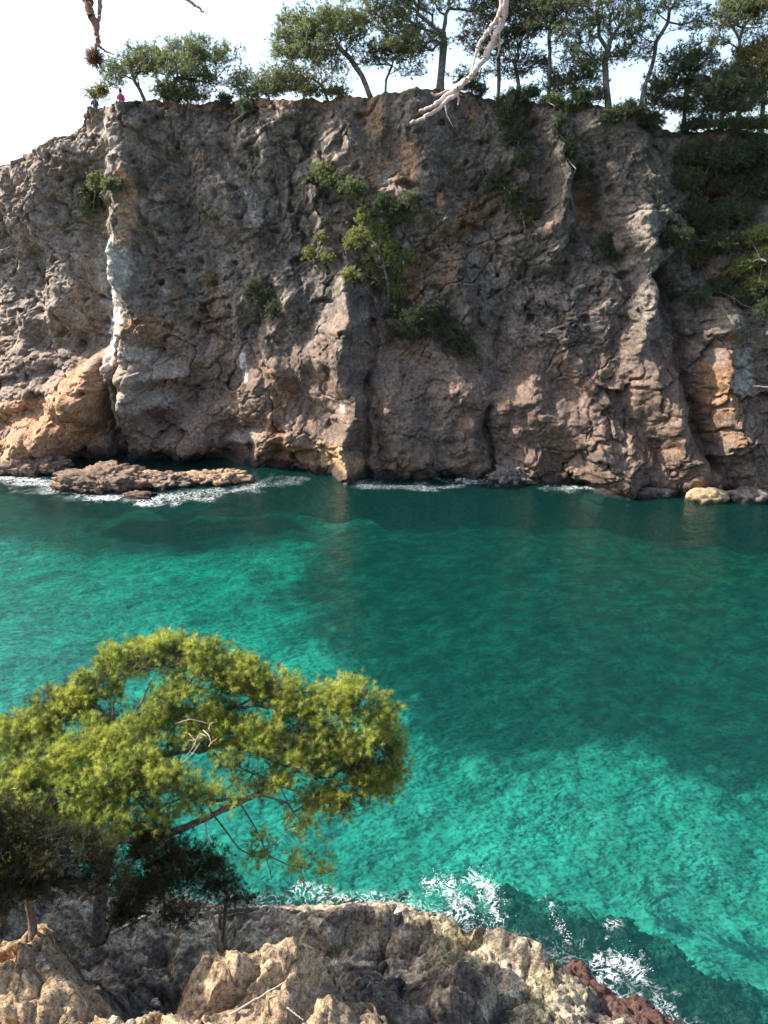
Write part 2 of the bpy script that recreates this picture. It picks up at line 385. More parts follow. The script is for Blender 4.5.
GZ += .06*billow(GX*2.4, GY*2.4, 3., 4, .6)+.07*fbm(GX*4, GY*4, 1.5, 5, .72)-.05*np.exp(-(perlin(GX*2.1, GY*1.5, 99.)/.05)**2)+(.02+.025*land)*blocks(GX*5.5+.5*fbm(GX*4, GY*4, .3, 3), GY*5.5+.5*fbm(GX*4, GY*4, 5.3, 3), 177)-.08*sst(.35, .6, perlin(GX*2.2, GY*2.2, 90.))-.10*np.exp(-(perlin(GX*.5+GY*.3, GY*1.2, 95.)/.035)**2)
GZ = np.where(d_s > -.3, GZ-(GZ-.12)*.72*sst(1.15, .55, d_s+.25*fbm(GX*1.5, GY*1.5, 73., 3))*sst(.4, 1.8, GX), GZ)
GZ += .16*sst(-.6, .0, d_s)*sst(1.2, .6, d_s)*sst(.4, 1.8, GX)*billow(GX*1.7, GY*1.7, 83., 4, .6)
GXd = GX+.10*fbm(GX*1.6, GY*1.6, 31., 4); GYd = GY+.14*fbm(GX*1.6, GY*1.6, 37., 4)+.25*np.clip(GZ-.5, 0, 4)*.25*perlin(GX*.8, GY*.8, 51.)
# keep the ground clear below the camera's lower line of sight close in
lim = 14-1.36*np.clip(GY, 0, 6)-1.55
GZ = np.where(GY < 6.0, np.minimum(GZ, lim+.45*np.clip(GZ-lim, 0, 1)), GZ)
pxs, pys, _ = project(np.stack([GXd, GYd, GZ], -1).reshape(-1, 3)); pxs = pxs.reshape(GX.shape)
sil = np.interp(pxs, [-100,0,100,200,250,320,400,440,480,520,560,590,620,650,680,760], [890,890,890,900,907,903,902,912,918,935,945,965,985,1000,1024,1070])
vv = (512-sil)/F; zc = 14+GYd*(-ST+vv*CT)/(CT+vv*ST)
zc = zc+.07*fbm(GX*2.2, GY*.3, 71., 3)-.05
GZ = np.where((GY > 5) & (d_s > -.2) & (GXd > -7.2), np.where(GZ > zc, np.maximum(zc+.15*(np.minimum(GZ-zc, .4)), -.3), GZ), GZ)
NEAR = np.stack([GXd, GYd, GZ], -1).reshape(-1, 3)
DS_ = d_s[..., None]+.5*fbm(GX, GY, 66., 3)[..., None]; HZ_ = GZ[..., None]
a1 = fbm(GX*.6, GY*.6, GZ*.6+2., 4)[..., None]; a2 = fbm(GX*2.2, GY*2.2, GZ*2.2+5., 5, .65)[..., None]; a3 = fbm(GX*6, GY*6, GZ*6+9., 3)[..., None]
g = np.zeros(GX.shape+(3,))+np.array([.27, .21, .155])
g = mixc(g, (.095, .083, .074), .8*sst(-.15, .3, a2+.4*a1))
g = mixc(g, (.10, .085, .072), .72*(sst(2.2, 3.2, DS_)*sst(5.4, 4.6, HZ_)+.5*sst(1.6, .6, GX[..., None])*sst(2.2, 3.2, DS_)*sst(6.4, 5.6, HZ_)).clip(0, 1)*sst(.5, -.1, a3))  # shade of the lower-left hollow painted into the rock colour
g = mixc(g, (.40, .34, .27), .7*sst(.1, .5, a3*.6-a2*.5))
DS = d_s[..., None]; HZ = GZ[..., None]
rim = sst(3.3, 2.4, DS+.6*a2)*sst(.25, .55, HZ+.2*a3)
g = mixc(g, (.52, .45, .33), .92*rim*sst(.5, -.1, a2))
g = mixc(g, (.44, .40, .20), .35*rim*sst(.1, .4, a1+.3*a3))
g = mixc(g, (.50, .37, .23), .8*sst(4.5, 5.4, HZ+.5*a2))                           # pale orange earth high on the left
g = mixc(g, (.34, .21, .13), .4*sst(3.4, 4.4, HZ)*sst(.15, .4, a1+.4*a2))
g = mixc(g, (.11, .045, .04), .85*sst(.5, .25, HZ+.15*a3))                            # red-brown weed at the waterline
g = mixc(g, (.095, .05, .042), .9*sst(1.5, .8, DS+.7*a2)*sst(.5, 1.6, GX[..., None]+.5*a1)*sst(1.0, .55, HZ+.3*a3))
g = mixc(g, (.05, .04, .032), .8*sst(-.1, -.5, HZ))
g = mixc(g, (.12, .11, .07), .5*sst(-.5, -1., HZ)*sst(0, .3, a2))
g = mixc(g, (.40, .37, .30), sst(-.1, -2.0, d_f+.9*a1[..., 0]+.5*a2[..., 0])[..., None])
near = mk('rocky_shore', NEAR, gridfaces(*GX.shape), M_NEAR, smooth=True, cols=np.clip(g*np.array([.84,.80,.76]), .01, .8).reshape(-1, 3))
tag(near, 'rugged foreground rocks dropping to the water', kind='structure')

# ------------------------------------------------------------------ SEABED
sx = axis(-3000, 3000, -34, 34, .25, 1.25); sy = axis(-3000, 3000, 8, 52, .25, 1.25)
BX, BY = np.meshgrid(sx, sy)
deep = 2.5+.5*fbm(BX*.06, BY*.06, 1., 3)+.2*fbm(BX*.5, BY*.5, 2., 3)
far = np.maximum(abs(BX)-40, 0)+np.maximum(-BY-30, 0)
BZ = -deep-np.clip(far*.05, 0, 20)
b1 = fbm(BX*.16, BY*.22, 4., 4)[..., None]; b2 = fbm(BX*.9, BY*1.2, 6., 5, .65)[..., None]
gl = [Pz(a, b, -2.5)[:2] for a, b in ((325,535),(400,512),(540,508),(640,506),(768,515),(880,560),(880,790),(768,805),(650,778),(560,765),(470,768),(415,745),(375,695),(305,625),(285,580))]
def inpoly(x, y, pts):
    r = np.zeros(x.shape, bool); n = len(pts)
    for i in range(n):
        (x0, y0), (x1, y1) = pts[i], pts[(i+1) % n]
        r ^= ((y0 > y) != (y1 > y)) & (x < (x1-x0)*(y-y0)/(y1-y0+1e-9)+x0)
    return r
dd = polydist(BX, BY, gl+[gl[0]]); dd = np.where(inpoly(BX, BY, gl), dd, -dd)
grassf = sst(-1.5, 1.2, dd+1.8*b1[..., 0]+1.5*b2[..., 0])[..., None]
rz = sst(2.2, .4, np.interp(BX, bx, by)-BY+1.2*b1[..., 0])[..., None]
sc_ = np.zeros(BX.shape+(3,))+np.array([.38, .36, .29])
b3 = fbm(BX*1.5+.6*b2[..., 0], BY*2.2, 46., 4, .6)[..., None]
sc_ = mixc(sc_, (.17, .18, .12), .5*sst(.05, .7, b2+.3*b3))
sc_ = mixc(sc_, (.50, .46, .38), .6*sst(.1, .5, b1-.3*b3))
sc_ = mixc(sc_, (.022, .028, .018), (.98)*grassf*(.84+.16*sst(.35, -.15, b2)))
rg = sst(6, 16, BX)[..., None]
sc_ = mixc(sc_, (.09, .10, .055), .7*rg*sst(-.1, .3, b2+.5*b3+.1))
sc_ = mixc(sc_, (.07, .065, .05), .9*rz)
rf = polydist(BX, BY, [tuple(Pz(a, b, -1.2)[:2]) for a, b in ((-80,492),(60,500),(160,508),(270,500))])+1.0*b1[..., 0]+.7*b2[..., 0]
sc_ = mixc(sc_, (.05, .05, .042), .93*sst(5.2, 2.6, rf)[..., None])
lf = sst(-9, -16, BX)[..., None]*sst(20, 34, BY)[..., None]
sc_ = mixc(sc_, (.16, .17, .13), .12*lf)
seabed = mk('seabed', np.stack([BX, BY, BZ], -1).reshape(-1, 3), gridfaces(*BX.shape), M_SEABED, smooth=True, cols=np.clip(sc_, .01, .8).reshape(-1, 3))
tag(seabed, 'sandy seabed with dark weed meadows', kind='structure')

# ------------------------------------------------------------------ WATER
qx = axis(-2600, 2600, -30, 30, .11, 1.16); qy = axis(-2600, 2600, 9.5, 51, .095, 1.16)
WX, WY = np.meshgrid(qx, qy)
fadef = np.exp(-(np.maximum(abs(WX)-40, 0)/60))*np.exp(-np.maximum(-WY, 0)/60)
e1 = WX*.94+WY*.34; e2 = -WX*.34+WY*.94
WZ = .035*fbm(e1*.35, e2*.75, .5, 3)+.016*(1-2*abs(perlin(e1*1.5, e2*2.9, 3.)))+.009*fbm(e1*2.9, e2*4.8, 7., 2)
WZ += .16*np.exp(-((sdist(WX, WY, [(1.5,15.2),(4.2,15.6),(6.2,14.9),(8.2,13.1),(11.5,9.5)])+.3*perlin(WX, WY, 4.))/.35)**2)*sst(1, 4, WX)*sst(17, 15.5, WY)
WZ *= fadef
def pl(pts): return [tuple(Pz(a, b, 0)[:2]) for a, b in pts]
foam = np.zeros(WX.shape)
fs = np.where(WY > 30, 1., .28); FX = WX+fs*1.3*fbm(WX*.6/fs, WY*.6/fs, 12., 4, .6); FY = WY+fs*1.1*fbm(WX*.6/fs, WY*.6/fs, 22., 4, .6)
for pts, w, a in (([(-40,470),(20,478),(60,490),(130,497),(200,497),(258,486)], 1.2, .78), ([(0,474),(50,486)], 1.0, .95), ([(100,498),(160,500)], .8, .95),
                  ([(360,484),(420,487),(450,485),(500,482)], .8, .62), ([(455,484),(485,482)], .4, .9), ([(560,488),(610,487)], .8, .6), ([(575,486),(605,487)], .4, .85),
                  ([(425,890),(440,880),(455,900),(470,918)], .22, 1.0), ([(470,880),(490,890),(497,918)], .24, 1.05), ([(420,915),(500,925)], .2, .75),
                  ([(300,890),(345,900),(410,905)], .28, .85), ([(545,905),(560,930),(575,945)], .13, .9), ([(600,915),(615,935)], .10, .8),
                  ([(590,985),(615,960),(640,975)], .30, .95), ([(600,990),(660,1010),(690,1030)], .28, .75), ([(640,960),(665,990)], .2, .6),
                  ([(258,486),(300,480)], 1., .55)):
    dq = polydist(FX, FY, pl(pts)); foam = np.maximum(foam, np.where(WY < 20, .8, .9)*a*np.exp(-(dq/w)**2*.8))
foam = np.maximum(foam, .40*np.exp(-(np.maximum(0, -sdist(WX, WY, shore)-.1)/.35)**2))
WZ += .05*foam*(perlin(WX*5, WY*5, 1.)+.4)*(WY < 20)
nrw, ncw = WX.shape
topV = np.stack([WX, WY, WZ], -1).reshape(-1, 3)
# closed volume: the rim is repeated at the bottom
rim_i = np.concatenate([np.arange(ncw), np.arange(1, nrw)*ncw+ncw-1, (nrw-1)*ncw+np.arange(ncw-2, -1, -1), np.arange(nrw-2, 0, -1)*ncw])
botV = topV[rim_i].copy(); botV[:, 2] = -60
nb = len(topV); k = len(rim_i); i0 = np.arange(k); i1 = (i0+1) % k
side = np.stack([rim_i[i1], rim_i[i0], nb+i0, nb+i1], -1)
cen = np.array([[0, 0, -60.]]); ci = nb+k
capf = np.stack([nb+i1, nb+i0, np.full(k, ci)], -1)
m, n = newmat('sea_water'); N = NT(n)
out = N('ShaderNodeOutputMaterial'); tr = N('ShaderNodeBsdfTransparent'); tr.inputs[0].default_value = (.93, 1, .985, 1)
df = N('ShaderNodeBsdfDiffuse'); df.inputs[0].default_value = (.006, .13, .108, 1)
gls = N('ShaderNodeBsdfGlossy'); gls.inputs['Roughness'].default_value = .10; gls.inputs[0].default_value = (1, 1, 1, 1)
tc = N('ShaderNodeTexCoord'); mp = N('ShaderNodeMapping'); mp.inputs['Rotation'].default_value = (0, 0, R(-20)); mp.inputs['Scale'].default_value = (1, 2.0, 1)
N.l(tc.outputs['Object'], mp.inputs['Vector'])
na = N('ShaderNodeTexNoise'); na.inputs['Scale'].default_value = 4.2; na.inputs['Detail'].default_value = 3; na.inputs['Distortion'].default_value = .5
N.l(mp.outputs[0], na.inputs['Vector'])
b = N('ShaderNodeBump'); b.inputs['Strength'].default_value = .8; b.inputs['Distance'].default_value = .045; N.l(na.outputs['Fac'], b.inputs['Height'])
fr = N('ShaderNodeFresnel'); fr.inputs['IOR'].default_value = 1.33; N.l(b.outputs[0], fr.inputs['Normal']); N.l(b.outputs[0], gls.inputs['Normal'])
m1 = N('ShaderNodeMixShader'); m1.inputs[0].default_value = .13; N.l(tr.outputs[0], m1.inputs[1]); N.l(df.outputs[0], m1.inputs[2])
m2 = N('ShaderNodeMixShader'); N.l(fr.outputs[0], m2.inputs[0]); N.l(m1.outputs[0], m2.inputs[1]); N.l(gls.outputs[0], m2.inputs[2])
at = N('ShaderNodeAttribute', attribute_name='foam')
nf = N('ShaderNodeTexNoise'); nf.inputs['Scale'].default_value = 3.0; nf.inputs['Detail'].default_value = 5; nf.inputs['Roughness'].default_value = .55; nf.inputs['Distortion'].default_value = 2.0
N.l(tc.outputs['Object'], nf.inputs['Vector'])
rd = N('ShaderNodeMath', operation='SUBTRACT'); rd.inputs[1].default_value = .5; N.l(nf.outputs['Fac'], rd.inputs[0])
ab = N('ShaderNodeMath', operation='ABSOLUTE'); N.l(rd.outputs[0], ab.inputs[0])
th = N('ShaderNodeMath', operation='MULTIPLY_ADD'); N.l(ab.outputs[0], th.inputs[0]); th.inputs[1].default_value = -7.5; N.l(at.outputs['Fac'], th.inputs[2])
ff = N('ShaderNodeMapRange'); ff.inputs[1].default_value = .2; ff.inputs[2].default_value = 1.0; N.l(th.outputs[0], ff.inputs[0])
fo = N('ShaderNodeBsdfDiffuse'); fo.inputs[0].default_value = (.82, .85, .86, 1)
ff.inputs[4].default_value = .88; m3 = N('ShaderNodeMixShader'); N.l(ff.outputs[0], m3.inputs[0]); N.l(m2.outputs[0], m3.inputs[1]); N.l(fo.outputs[0], m3.inputs[2])
va = N('ShaderNodeVolumeAbsorption'); va.inputs[0].default_value = (.08, .86, .825, 1); va.inputs[1].default_value = .46
N.l(m3.outputs[0], out.inputs['Surface']); N.l(va.outputs[0], out.inputs['Volume'])
M_WATER = m
water = mk('sea', np.vstack([topV, botV, cen]), [gridfaces(nrw, ncw), side, capf], M_WATER, smooth=True,
           attrs={'foam': np.concatenate([foam.ravel(), np.zeros(k+1)])})
tag(water, 'clear turquoise sea in the cove', kind='structure')

# ------------------------------------------------------------------ ROCKS
def icos(sub):
    import bmesh
    bm = bmesh.new(); bmesh.ops.create_icosphere(bm, subdivisions=sub, radius=1)
    V = np.array([v.co[:] for v in bm.verts]); Fc = np.array([[v.index for v in f.verts] for f in bm.faces]); bm.free(); return V, Fc
ICO5 = icos(6); ICO4 = icos(4); ICO1 = icos(1)
def rock(name, loc, size, seed, col1, col2, label, cat='rock', group=None, ico=None, rough=1., mat=None, rot=0, sharp=.3):
    V, Fc = ico or ICO4
    n_ = V.copy(); s = np.array(size)
    W = n_*s; q = W/np.mean(s)
    r = 1+rough*(.28*fbm(q[:,0]*1.2+seed, q[:,1]*1.2, q[:,2]*1.2, 3)+.16*billow(q[:,0]*2.6, q[:,1]*2.6+seed, q[:,2]*2.6, 4, .55)+.04*fbm(q[:,0]*9, q[:,1]*9+seed, q[:,2]*9, 3))
    r += rough*sharp*.5*blocks(q[:,0]*1.6+q[:,2]+seed, q[:,1]*1.6-q[:,2]*.7, int(seed) % 50)
    W = W*r[:, None]
    ca, sa = math.cos(rot), math.sin(rot)
    W = np.stack([W[:,0]*ca-W[:,1]*sa, W[:,0]*sa+W[:,1]*ca, W[:,2]], -1)
    f = sst(-.3, .4, fbm(q[:,0]*1.5+seed, q[:,1]*1.5, q[:,2]*1.5, 5, .6))[:, None]
    cc = np.array(col1)*(1-f)+np.array(col2)*f
    zz = W[:, 2]+loc[2]
    wt = sst(.32, .08, zz+.1*np.sin(q[:,0]*9))[:, None] if loc[2] < 1 else 0
    cc = cc*(1-.85*wt)
    o = mk(name, W, Fc, mat or M_ROCK, smooth=True, cols=cc); o.location = [float(a) for a in loc]
    tag(o, label, cat, group); return o
OR1, OR2 = (.27, .175, .115), (.15, .105, .08)
p = Pz(105, 486, 0); rock('rock_islet', (p[0], p[1], .1), (2.7, 1.8, .95), 3.1, OR1, OR2, 'low ragged orange brown rock in foam just below the lit spur', 'rock', 'low rocks off the cliff foot', ICO5, 1.0, sharp=.45)
p = Pz(165, 483, 0); rock('rock_islet', (p[0], p[1], -.05), (1.9, 1.2, .7), 8.4, OR2, (.36,.25,.17), 'middle low brown rock of the reef in the foam', 'rock', 'low rocks off the cliff foot', ICO5, 1.0, sharp=.45)
p = Pz(218, 480, 0); rock('rock_islet', (p[0], p[1], 0), (2.3, 1.2, .62), 15.7, OR1, (.36,.23,.14), 'flat orange rock at the right end of the reef, dark water behind', 'rock', 'low rocks off the cliff foot', ICO5, 1.0, sharp=.45)
p = Pz(140, 497, 0); rock('rock_islet', (p[0], p[1], -.05), (1.0, .5, .35), 25.7, (.14,.08,.06), (.20,.12,.09), 'small dark reddish rock awash in white foam before the reef', 'rock', 'low rocks off the cliff foot', ICO4, 1.1)
p = Pz(30, 474, 0); rock('rock_islet', (p[0], p[1]+.5, .0), (2.2, 1.2, .9), 35.7, OR1, OR2, 'orange rock at the left picture edge below the spur', 'rock', 'low rocks off the cliff foot', ICO5, 1.0, sharp=.45)
p = Pz(511, 481, 0); rock('boulder', (p[0], p[1], .1), (1.5, .9, .85), 45.2, (.15,.13,.11), (.22,.18,.15), 'dark rounded boulder at the cliff foot right of the blue white foam', 'boulder', None, ICO5)
p = Pz(708, 500, 0); rock('boulder', (p[0], p[1], .1), (1.1, .7, .6), 51.2, (.55,.40,.22), (.36,.25,.15), 'small sunlit orange boulder at the foot of the right cliff', 'boulder', None, ICO4)
p = Pz(748, 499, 0); rock('boulder', (p[0], p[1], .1), (1.3, .8, .5), 57.2, (.18,.15,.12), (.25,.20,.16), 'dark boulder at the far right of the cliff foot', 'boulder', None, ICO4)
p = Pz(650, 495, 0); rock('boulder', (p[0], p[1], 0), (1.6, .7, .4), 63.9, (.10,.085,.07), (.16,.13,.11), 'low wet black boulder left of the small orange boulder', 'boulder', None, ICO4)

# ------------------------------------------------------------------ TREES
def tubes(V0, V1, r0, r1, k=5):
    V0 = np.asarray(V0); V1 = np.asarray(V1); d = V1-V0; L = np.linalg.norm(d, axis=1)[:, None]+1e-9; d = d/L
    ref = np.where(abs(d[:, 2:3]) > .9, np.array([[1., 0, 0]]), np.array([[0, 0, 1.]]))
    a = np.cross(d, ref); a /= np.linalg.norm(a, axis=1)[:, None]; b_ = np.cross(d, a)
    an = np.arange(k)*2*math.pi/k
    ring = a[:, None, :]*np.cos(an)[None, :, None]+b_[:, None, :]*np.sin(an)[None, :, None]
    A = V0[:, None, :]-d[:, None, :]*r0[:, None, None]*.2+ring*r0[:, None, None]; B = V1[:, None, :]+ring*r1[:, None, None]
    V = np.concatenate([A, B], 1).reshape(-1, 3); n_ = len(V0); base = (np.arange(n_)*2*k)[:, None]
    i = np.arange(k); j = (i+1) % k
    f = np.stack([base+i, base+j, base+k+j, base+k+i], -1).reshape(-1, 4)
    return V, f
def tufts(C, Dr, r, nb_, ln, wd, cols, spread=1.1, cv=.12):
    """needle clusters: C centres, Dr directions"""
    n_ = len(C)
    d = Dr[:, None, :]+spread*r.normal(size=(n_, nb_, 3))*.75; d /= np.linalg.norm(d, axis=2)[..., None]
    L = ln*(.6+.6*r.random((n_, nb_, 1)))
    s = np.cross(d, r.normal(size=(n_, nb_, 3))); s /= np.linalg.norm(s, axis=2)[..., None]+1e-9
    o = C[:, None, :]+d*L*.08+r.normal(size=(n_, nb_, 3))*ln*.10
    A = o-s*wd*.5; B = o+s*wd*.5; T = o+d*L
    V = np.stack([A, B, T], 2).reshape(-1, 3); f = np.arange(len(V)).reshape(-1, 3)
    cc = np.repeat(cols, nb_, 0)*(1+cv*r.normal(size=(n_*nb_, 1))); cc = np.repeat(np.clip(cc, .004, .6), 3, 0)
    return V, f, cc
GREENS = {'dark': ((.06,.09,.042),(.13,.17,.075)), 'mid': ((.12,.165,.065),(.25,.29,.11)), 'bright': ((.22,.27,.07),(.36,.38,.11)),
          'olive': ((.13,.14,.045),(.22,.20,.07)), 'brown': ((.10,.075,.045),(.16,.12,.07)), 'fg': ((.10,.17,.04),(.55,.60,.12)), 'deep': ((.022,.03,.012),(.075,.08,.03))}
def tree(name, label, cat, base, trunk, blobs, N_=260, seed=1, rtrunk=.16, green='mid', tl=.16, tw=.028, per=5, nbl=12, group=None, rmin=.010,
         bark=None, up=.6, crownpart='crown', pathw=.35, sub=.5, seglen=.45, extra=None, dens=1., spread=1.1, gap=-.55):
    r = np.random.default_rng(seed)
    base = np.asarray(base, float)
    # trunk nodes
    tp = [np.asarray(q, float) for q in trunk]; nodes = [tp[0]]; par = [-1]; pathl = [0.]; isT = [1]
    for q0, q1 in zip(tp[:-1], tp[1:]):
        m_ = max(1, int(np.linalg.norm(q1-q0)/seglen)); prev = nodes[-1]
        for i in range(1, m_+1):
            q = q0+(q1-q0)*i/m_+(r.normal(size=3)*.04*seglen if i < m_ else 0)
            nodes.append(q); par.append(len(nodes)-2); pathl.append(pathl[-1]*1.0+np.linalg.norm(q-nodes[-2])*.25); isT.append(1)
    trunk_n = len(nodes)
    w = np.array([b_[1][0]*b_[1][1]*(b_[2] if len(b_) > 2 else 1) for b_ in blobs]); w = w/w.sum()
    pts = []
    for b_, k_ in zip(blobs, r.multinomial(N_, w)):
        cN, rad = np.asarray(b_[0]), np.asarray(b_[1])
        q = r.normal(size=(k_, 3)); q /= np.linalg.norm(q, axis=1)[:, None]+1e-9
        q *= (r.random((k_, 1))**.42); q[:, 2] = np.where(q[:, 2] < -.35, q[:, 2]*.4, q[:, 2])
        pts.append(cN+q*rad)
    pts = np.vstack(pts)
    start = tp[-1]; order = np.argsort(np.linalg.norm(pts-start, axis=1)); pts = pts[order]
    NM = trunk_n+len(pts)*6+10
    A = np.zeros((NM, 3)); A[:trunk_n] = nodes; PL = np.zeros(NM); PL[:trunk_n] = pathl; PR = np.full(NM, -1); PR[:trunk_n] = par
    n_ = trunk_n; t0 = max(1, int(trunk_n*sub)); tip = np.zeros(NM, bool)
    for q in pts:
        dd_ = np.linalg.norm(A[t0:n_]-q, axis=1); cost = dd_+pathw*PL[t0:n_]+.35*np.maximum(0, A[t0:n_, 2]-q[2])
        j = t0+int(np.argmin(cost)); L = np.linalg.norm(q-A[j]); ms = min(4, max(1, int(L/seglen)))
        a0 = A[j].copy(); prev = j
        for i in range(1, ms+1):
            t = i/ms; z = a0+(q-a0)*t
            if i < ms: z = z+r.normal(size=3)*L*.07+np.array([0, 0, -.06*L*math.sin(math.pi*t)])
            A[n_] = z; PR[n_] = prev; PL[n_] = PL[prev]+np.linalg.norm(z-A[prev]); prev = n_; n_ += 1
        tip[prev] = True
    A = A[:n_]; PR = PR[:n_]; tip = tip[:n_]
    cnt = np.zeros(n_); hasch = np.zeros(n_, bool); hasch[PR[PR >= 0]] = True; cnt[~hasch] = 1
    for i in range(n_-1, 0, -1): cnt[PR[i]] += cnt[i]
    rad = rmin*np.maximum(cnt, 1)**.5; sc2 = rtrunk/rad[0]
    rad = rmin*np.maximum(cnt, 1)**(math.log(rtrunk/rmin)/math.log(max(cnt[0], 3)))
    rad[0] *= 1.25
    e = np.arange(1, n_); pr = PR[e]
    r1 = rad[e]; r0 = np.where(pr < trunk_n, np.minimum(rad[pr], r1*1.25), np.minimum(rad[pr], r1*1.5))
    ist = e < trunk_n
    root = empty(name, base, label, cat, group); A0 = A-base
    V, f = tubes(A0[pr[ist]], A0[e[ist]], np.maximum(r0[ist], rad[pr[ist]]), r1[ist], 8)
    mk('trunk', V, f, bark or M_BARKF, root, True)
    V, f = tubes(A0[pr[~ist]], A0[e[~ist]], r0[~ist], r1[~ist], 4)
    VV, FF = [V], [f]; nv = len(V)
    # short twigs and their tufts
    ti = np.where(tip)[0]
    fine_ = np.where((cnt <= 3) & (np.arange(n_) >= trunk_n))[0]
    src = np.concatenate([np.repeat(ti, per), np.repeat(fine_, max(1, per//3))])
    bd = A[src]-A[PR[src]]; bd /= np.linalg.norm(bd, axis=1)[:, None]+1e-9
    td = bd*.6+np.array([0, 0, up])+r.normal(size=(len(src), 3))*.75; td /= np.linalg.norm(td, axis=1)[:, None]
    tln = tl*(.5+2.1*r.random((len(src), 1)))
    tips_ = A[src]+td*tln
    V2, f2 = tubes(A0[src], tips_-base, np.full(len(src), rmin*.75), np.full(len(src), rmin*.4), 3)
    VV.append(V2); FF.append(f2+nv)
    mk('branches', np.vstack(VV), np.vstack(FF), bark or M_BARKF, root, True)
    g1, g2 = GREENS[green]
    cl = fbm(tips_[:,0]*1.1/tl*.16, tips_[:,1]*1.1/tl*.16, tips_[:,2]*1.1/tl*.16, 2)
    tt = np.clip(.5+.9*cl+.22*r.normal(size=len(src)), 0, 1)[:, None]
    cc = np.array(g1)*(1-tt)+np.array(g2)*tt
    br = r.random((len(src), 1)) < .05; cc = np.where(br, np.array((.16, .11, .06)), cc)
    keep = (r.random(len(src)) < dens) & (cl+.25*r.normal(size=len(src)) > gap)
    V3, f3, c3 = tufts(tips_[keep]-base, td[keep], r, nbl, tl, tw, cc[keep], spread)
    mk(crownpart, V3, f3, M_LEAF, root, False, cols=c3)
    return root

def pblobs(lst, Y, dz=0., k=1., seed=0):   # blobs given in photo pixels at a forward distance
    r = np.random.default_rng(seed); o = []
    for b_ in lst:
        px, py, rx, ry = b_[:4]; w = b_[4] if len(b_) > 4 else 1; dY = b_[5] if len(b_) > 5 else r.uniform(-.7, .7)
        s = mpp(px, py, Y+dY)*k
        o.append((P(px, py, Y+dY), (rx*s, rx*s*.85, ry*s), w))
    return o
def cliff_tree(label, bpx, dY, trunkpx, blobs, **k):
    b0 = pick(FACE, bpx[0], bpx[1]+3)
    Y = b0[1]+dY
    base = P(bpx[0], bpx[1], Y)
    # set the foot on the plateau
    ix = np.argmin(abs(xs-base[0])); col = CLIFF.reshape(nr, len(xs), 3)[nt-4:, ix]; zt = np.interp(base[1], col[:, 1], col[:, 2])
    foot = np.array([base[0], base[1], zt-.15])
    tr = [foot]+[P(a, b_, Y+.25*i*(1 if i % 2 else -1)*.6) for i, (a, b_) in enumerate(trunkpx)]
    return tree('pine_tree', label, 'pine tree', foot, tr, pblobs(blobs, Y, k=1.62, seed=k.get('seed', 1)), group='pines along the cliff top', gap=-.24, **{**k, 'N_': int(k['N_']*1.3), 'rtrunk': k['rtrunk']*.85})

cliff_tree('leaning pine with a flat left crown at the left end of the cliff top', (146,102), 1.0, [(140,90),(134,80)],
           [(120,74,15,9),(133,66,18,10),(148,60,15,9),(155,68,12,9),(112,84,8,6,.4)], N_=200, seed=11, rtrunk=.13, green='mid', per=8)
cliff_tree('broad rounded pine second from left on the cliff top', (166,104), .8, [(170,88),(178,78)],
           [(188,50,14,8),(176,58,17,10),(205,55,17,9),(185,72,20,10),(204,78,13,13),(222,62,16,13,.45),(215,90,15,12,.5),(175,88,14,10)], N_=330, seed=12, rtrunk=.15, green='mid', per=8)
cliff_tree('low bushy bright pine draped over the cliff edge below the broad pine', (190,108), .2, [(186,98)],
           [(174,95,15,9),(172,106,10,8),(190,100,12,7,.6)], N_=120, seed=13, rtrunk=.06, green='olive', per=7)
cliff_tree('tiny sparse sapling standing alone against white sky', (240,99), .6, [(241,90)],
           [(243,76,7,7,.6),(237,84,5,4,.3)], N_=40, seed=14, rtrunk=.04, green='mid', per=4)
cliff_tree('low bright green bushy pine just right of the tiny sapling', (270,100), 1., [(268,94)],
           [(262,90,18,8),(285,84,16,10),(250,96,9,5),(275,78,12,7)], N_=190, seed=15, rtrunk=.07, green='mid', per=7)
cliff_tree('large spreading pine leaning left over the middle of the cliff top', (372,94), .9, [(362,76),(350,58),(338,46)],
           [(300,34,17,12),(318,22,18,11),(335,30,20,13),(295,50,16,12),(282,62,10,9),(315,50,22,13),(345,18,14,9),(290,22,8,7),(330,64,18,8,.5),(352,40,14,12)], N_=480, seed=16, rtrunk=.17, green='mid', per=8)
cliff_tree('twiggy brownish pine with thin trunks below the large spreading pine', (330,98), 1.6, [(322,86),(312,78)],
           [(300,76,20,8,.7),(315,86,18,6,.5),(335,78,14,8,.5),(292,88,12,6,.5)], N_=230, seed=17, rtrunk=.09, green='olive', per=3, dens=.6)
cliff_tree('slim forked pine behind the large spreading pine with dark tufts', (385,95), 2.4, [(386,80),(392,66)],
           [(376,60,16,7),(398,56,17,8),(388,48,12,6),(405,72,14,5,.5)], N_=190, seed=18, rtrunk=.08, green='dark', per=5)
cliff_tree('tall stout pine with a thick dark trunk left of the hanging dead branch', (440,86), .5, [(442,66),(444,44),(443,32)],
           [(385,8,22,13),(372,20,14,11),(400,25,16,9),(382,-14,24,12),(412,46,26,5,.8),(410,-6,22,14),(446,-22,30,14),(472,5,16,9,.7),(425,12,18,8,.6),(480,-16,20,12),(415,34,20,5,.5)], N_=620, seed=19, rtrunk=.24, green='mid', per=8)
cliff_tree('straight thin pine directly behind the hanging dead branch', (498,98), 1.3, [(499,78),(498,52),(500,30)],
           [(478,36,15,11),(488,18,16,10),(508,8,18,10),(484,52,12,7),(505,-8,22,12),(470,78,13,5,.5),(512,32,10,6)], N_=330, seed=20, rtrunk=.13, green='olive', per=7)
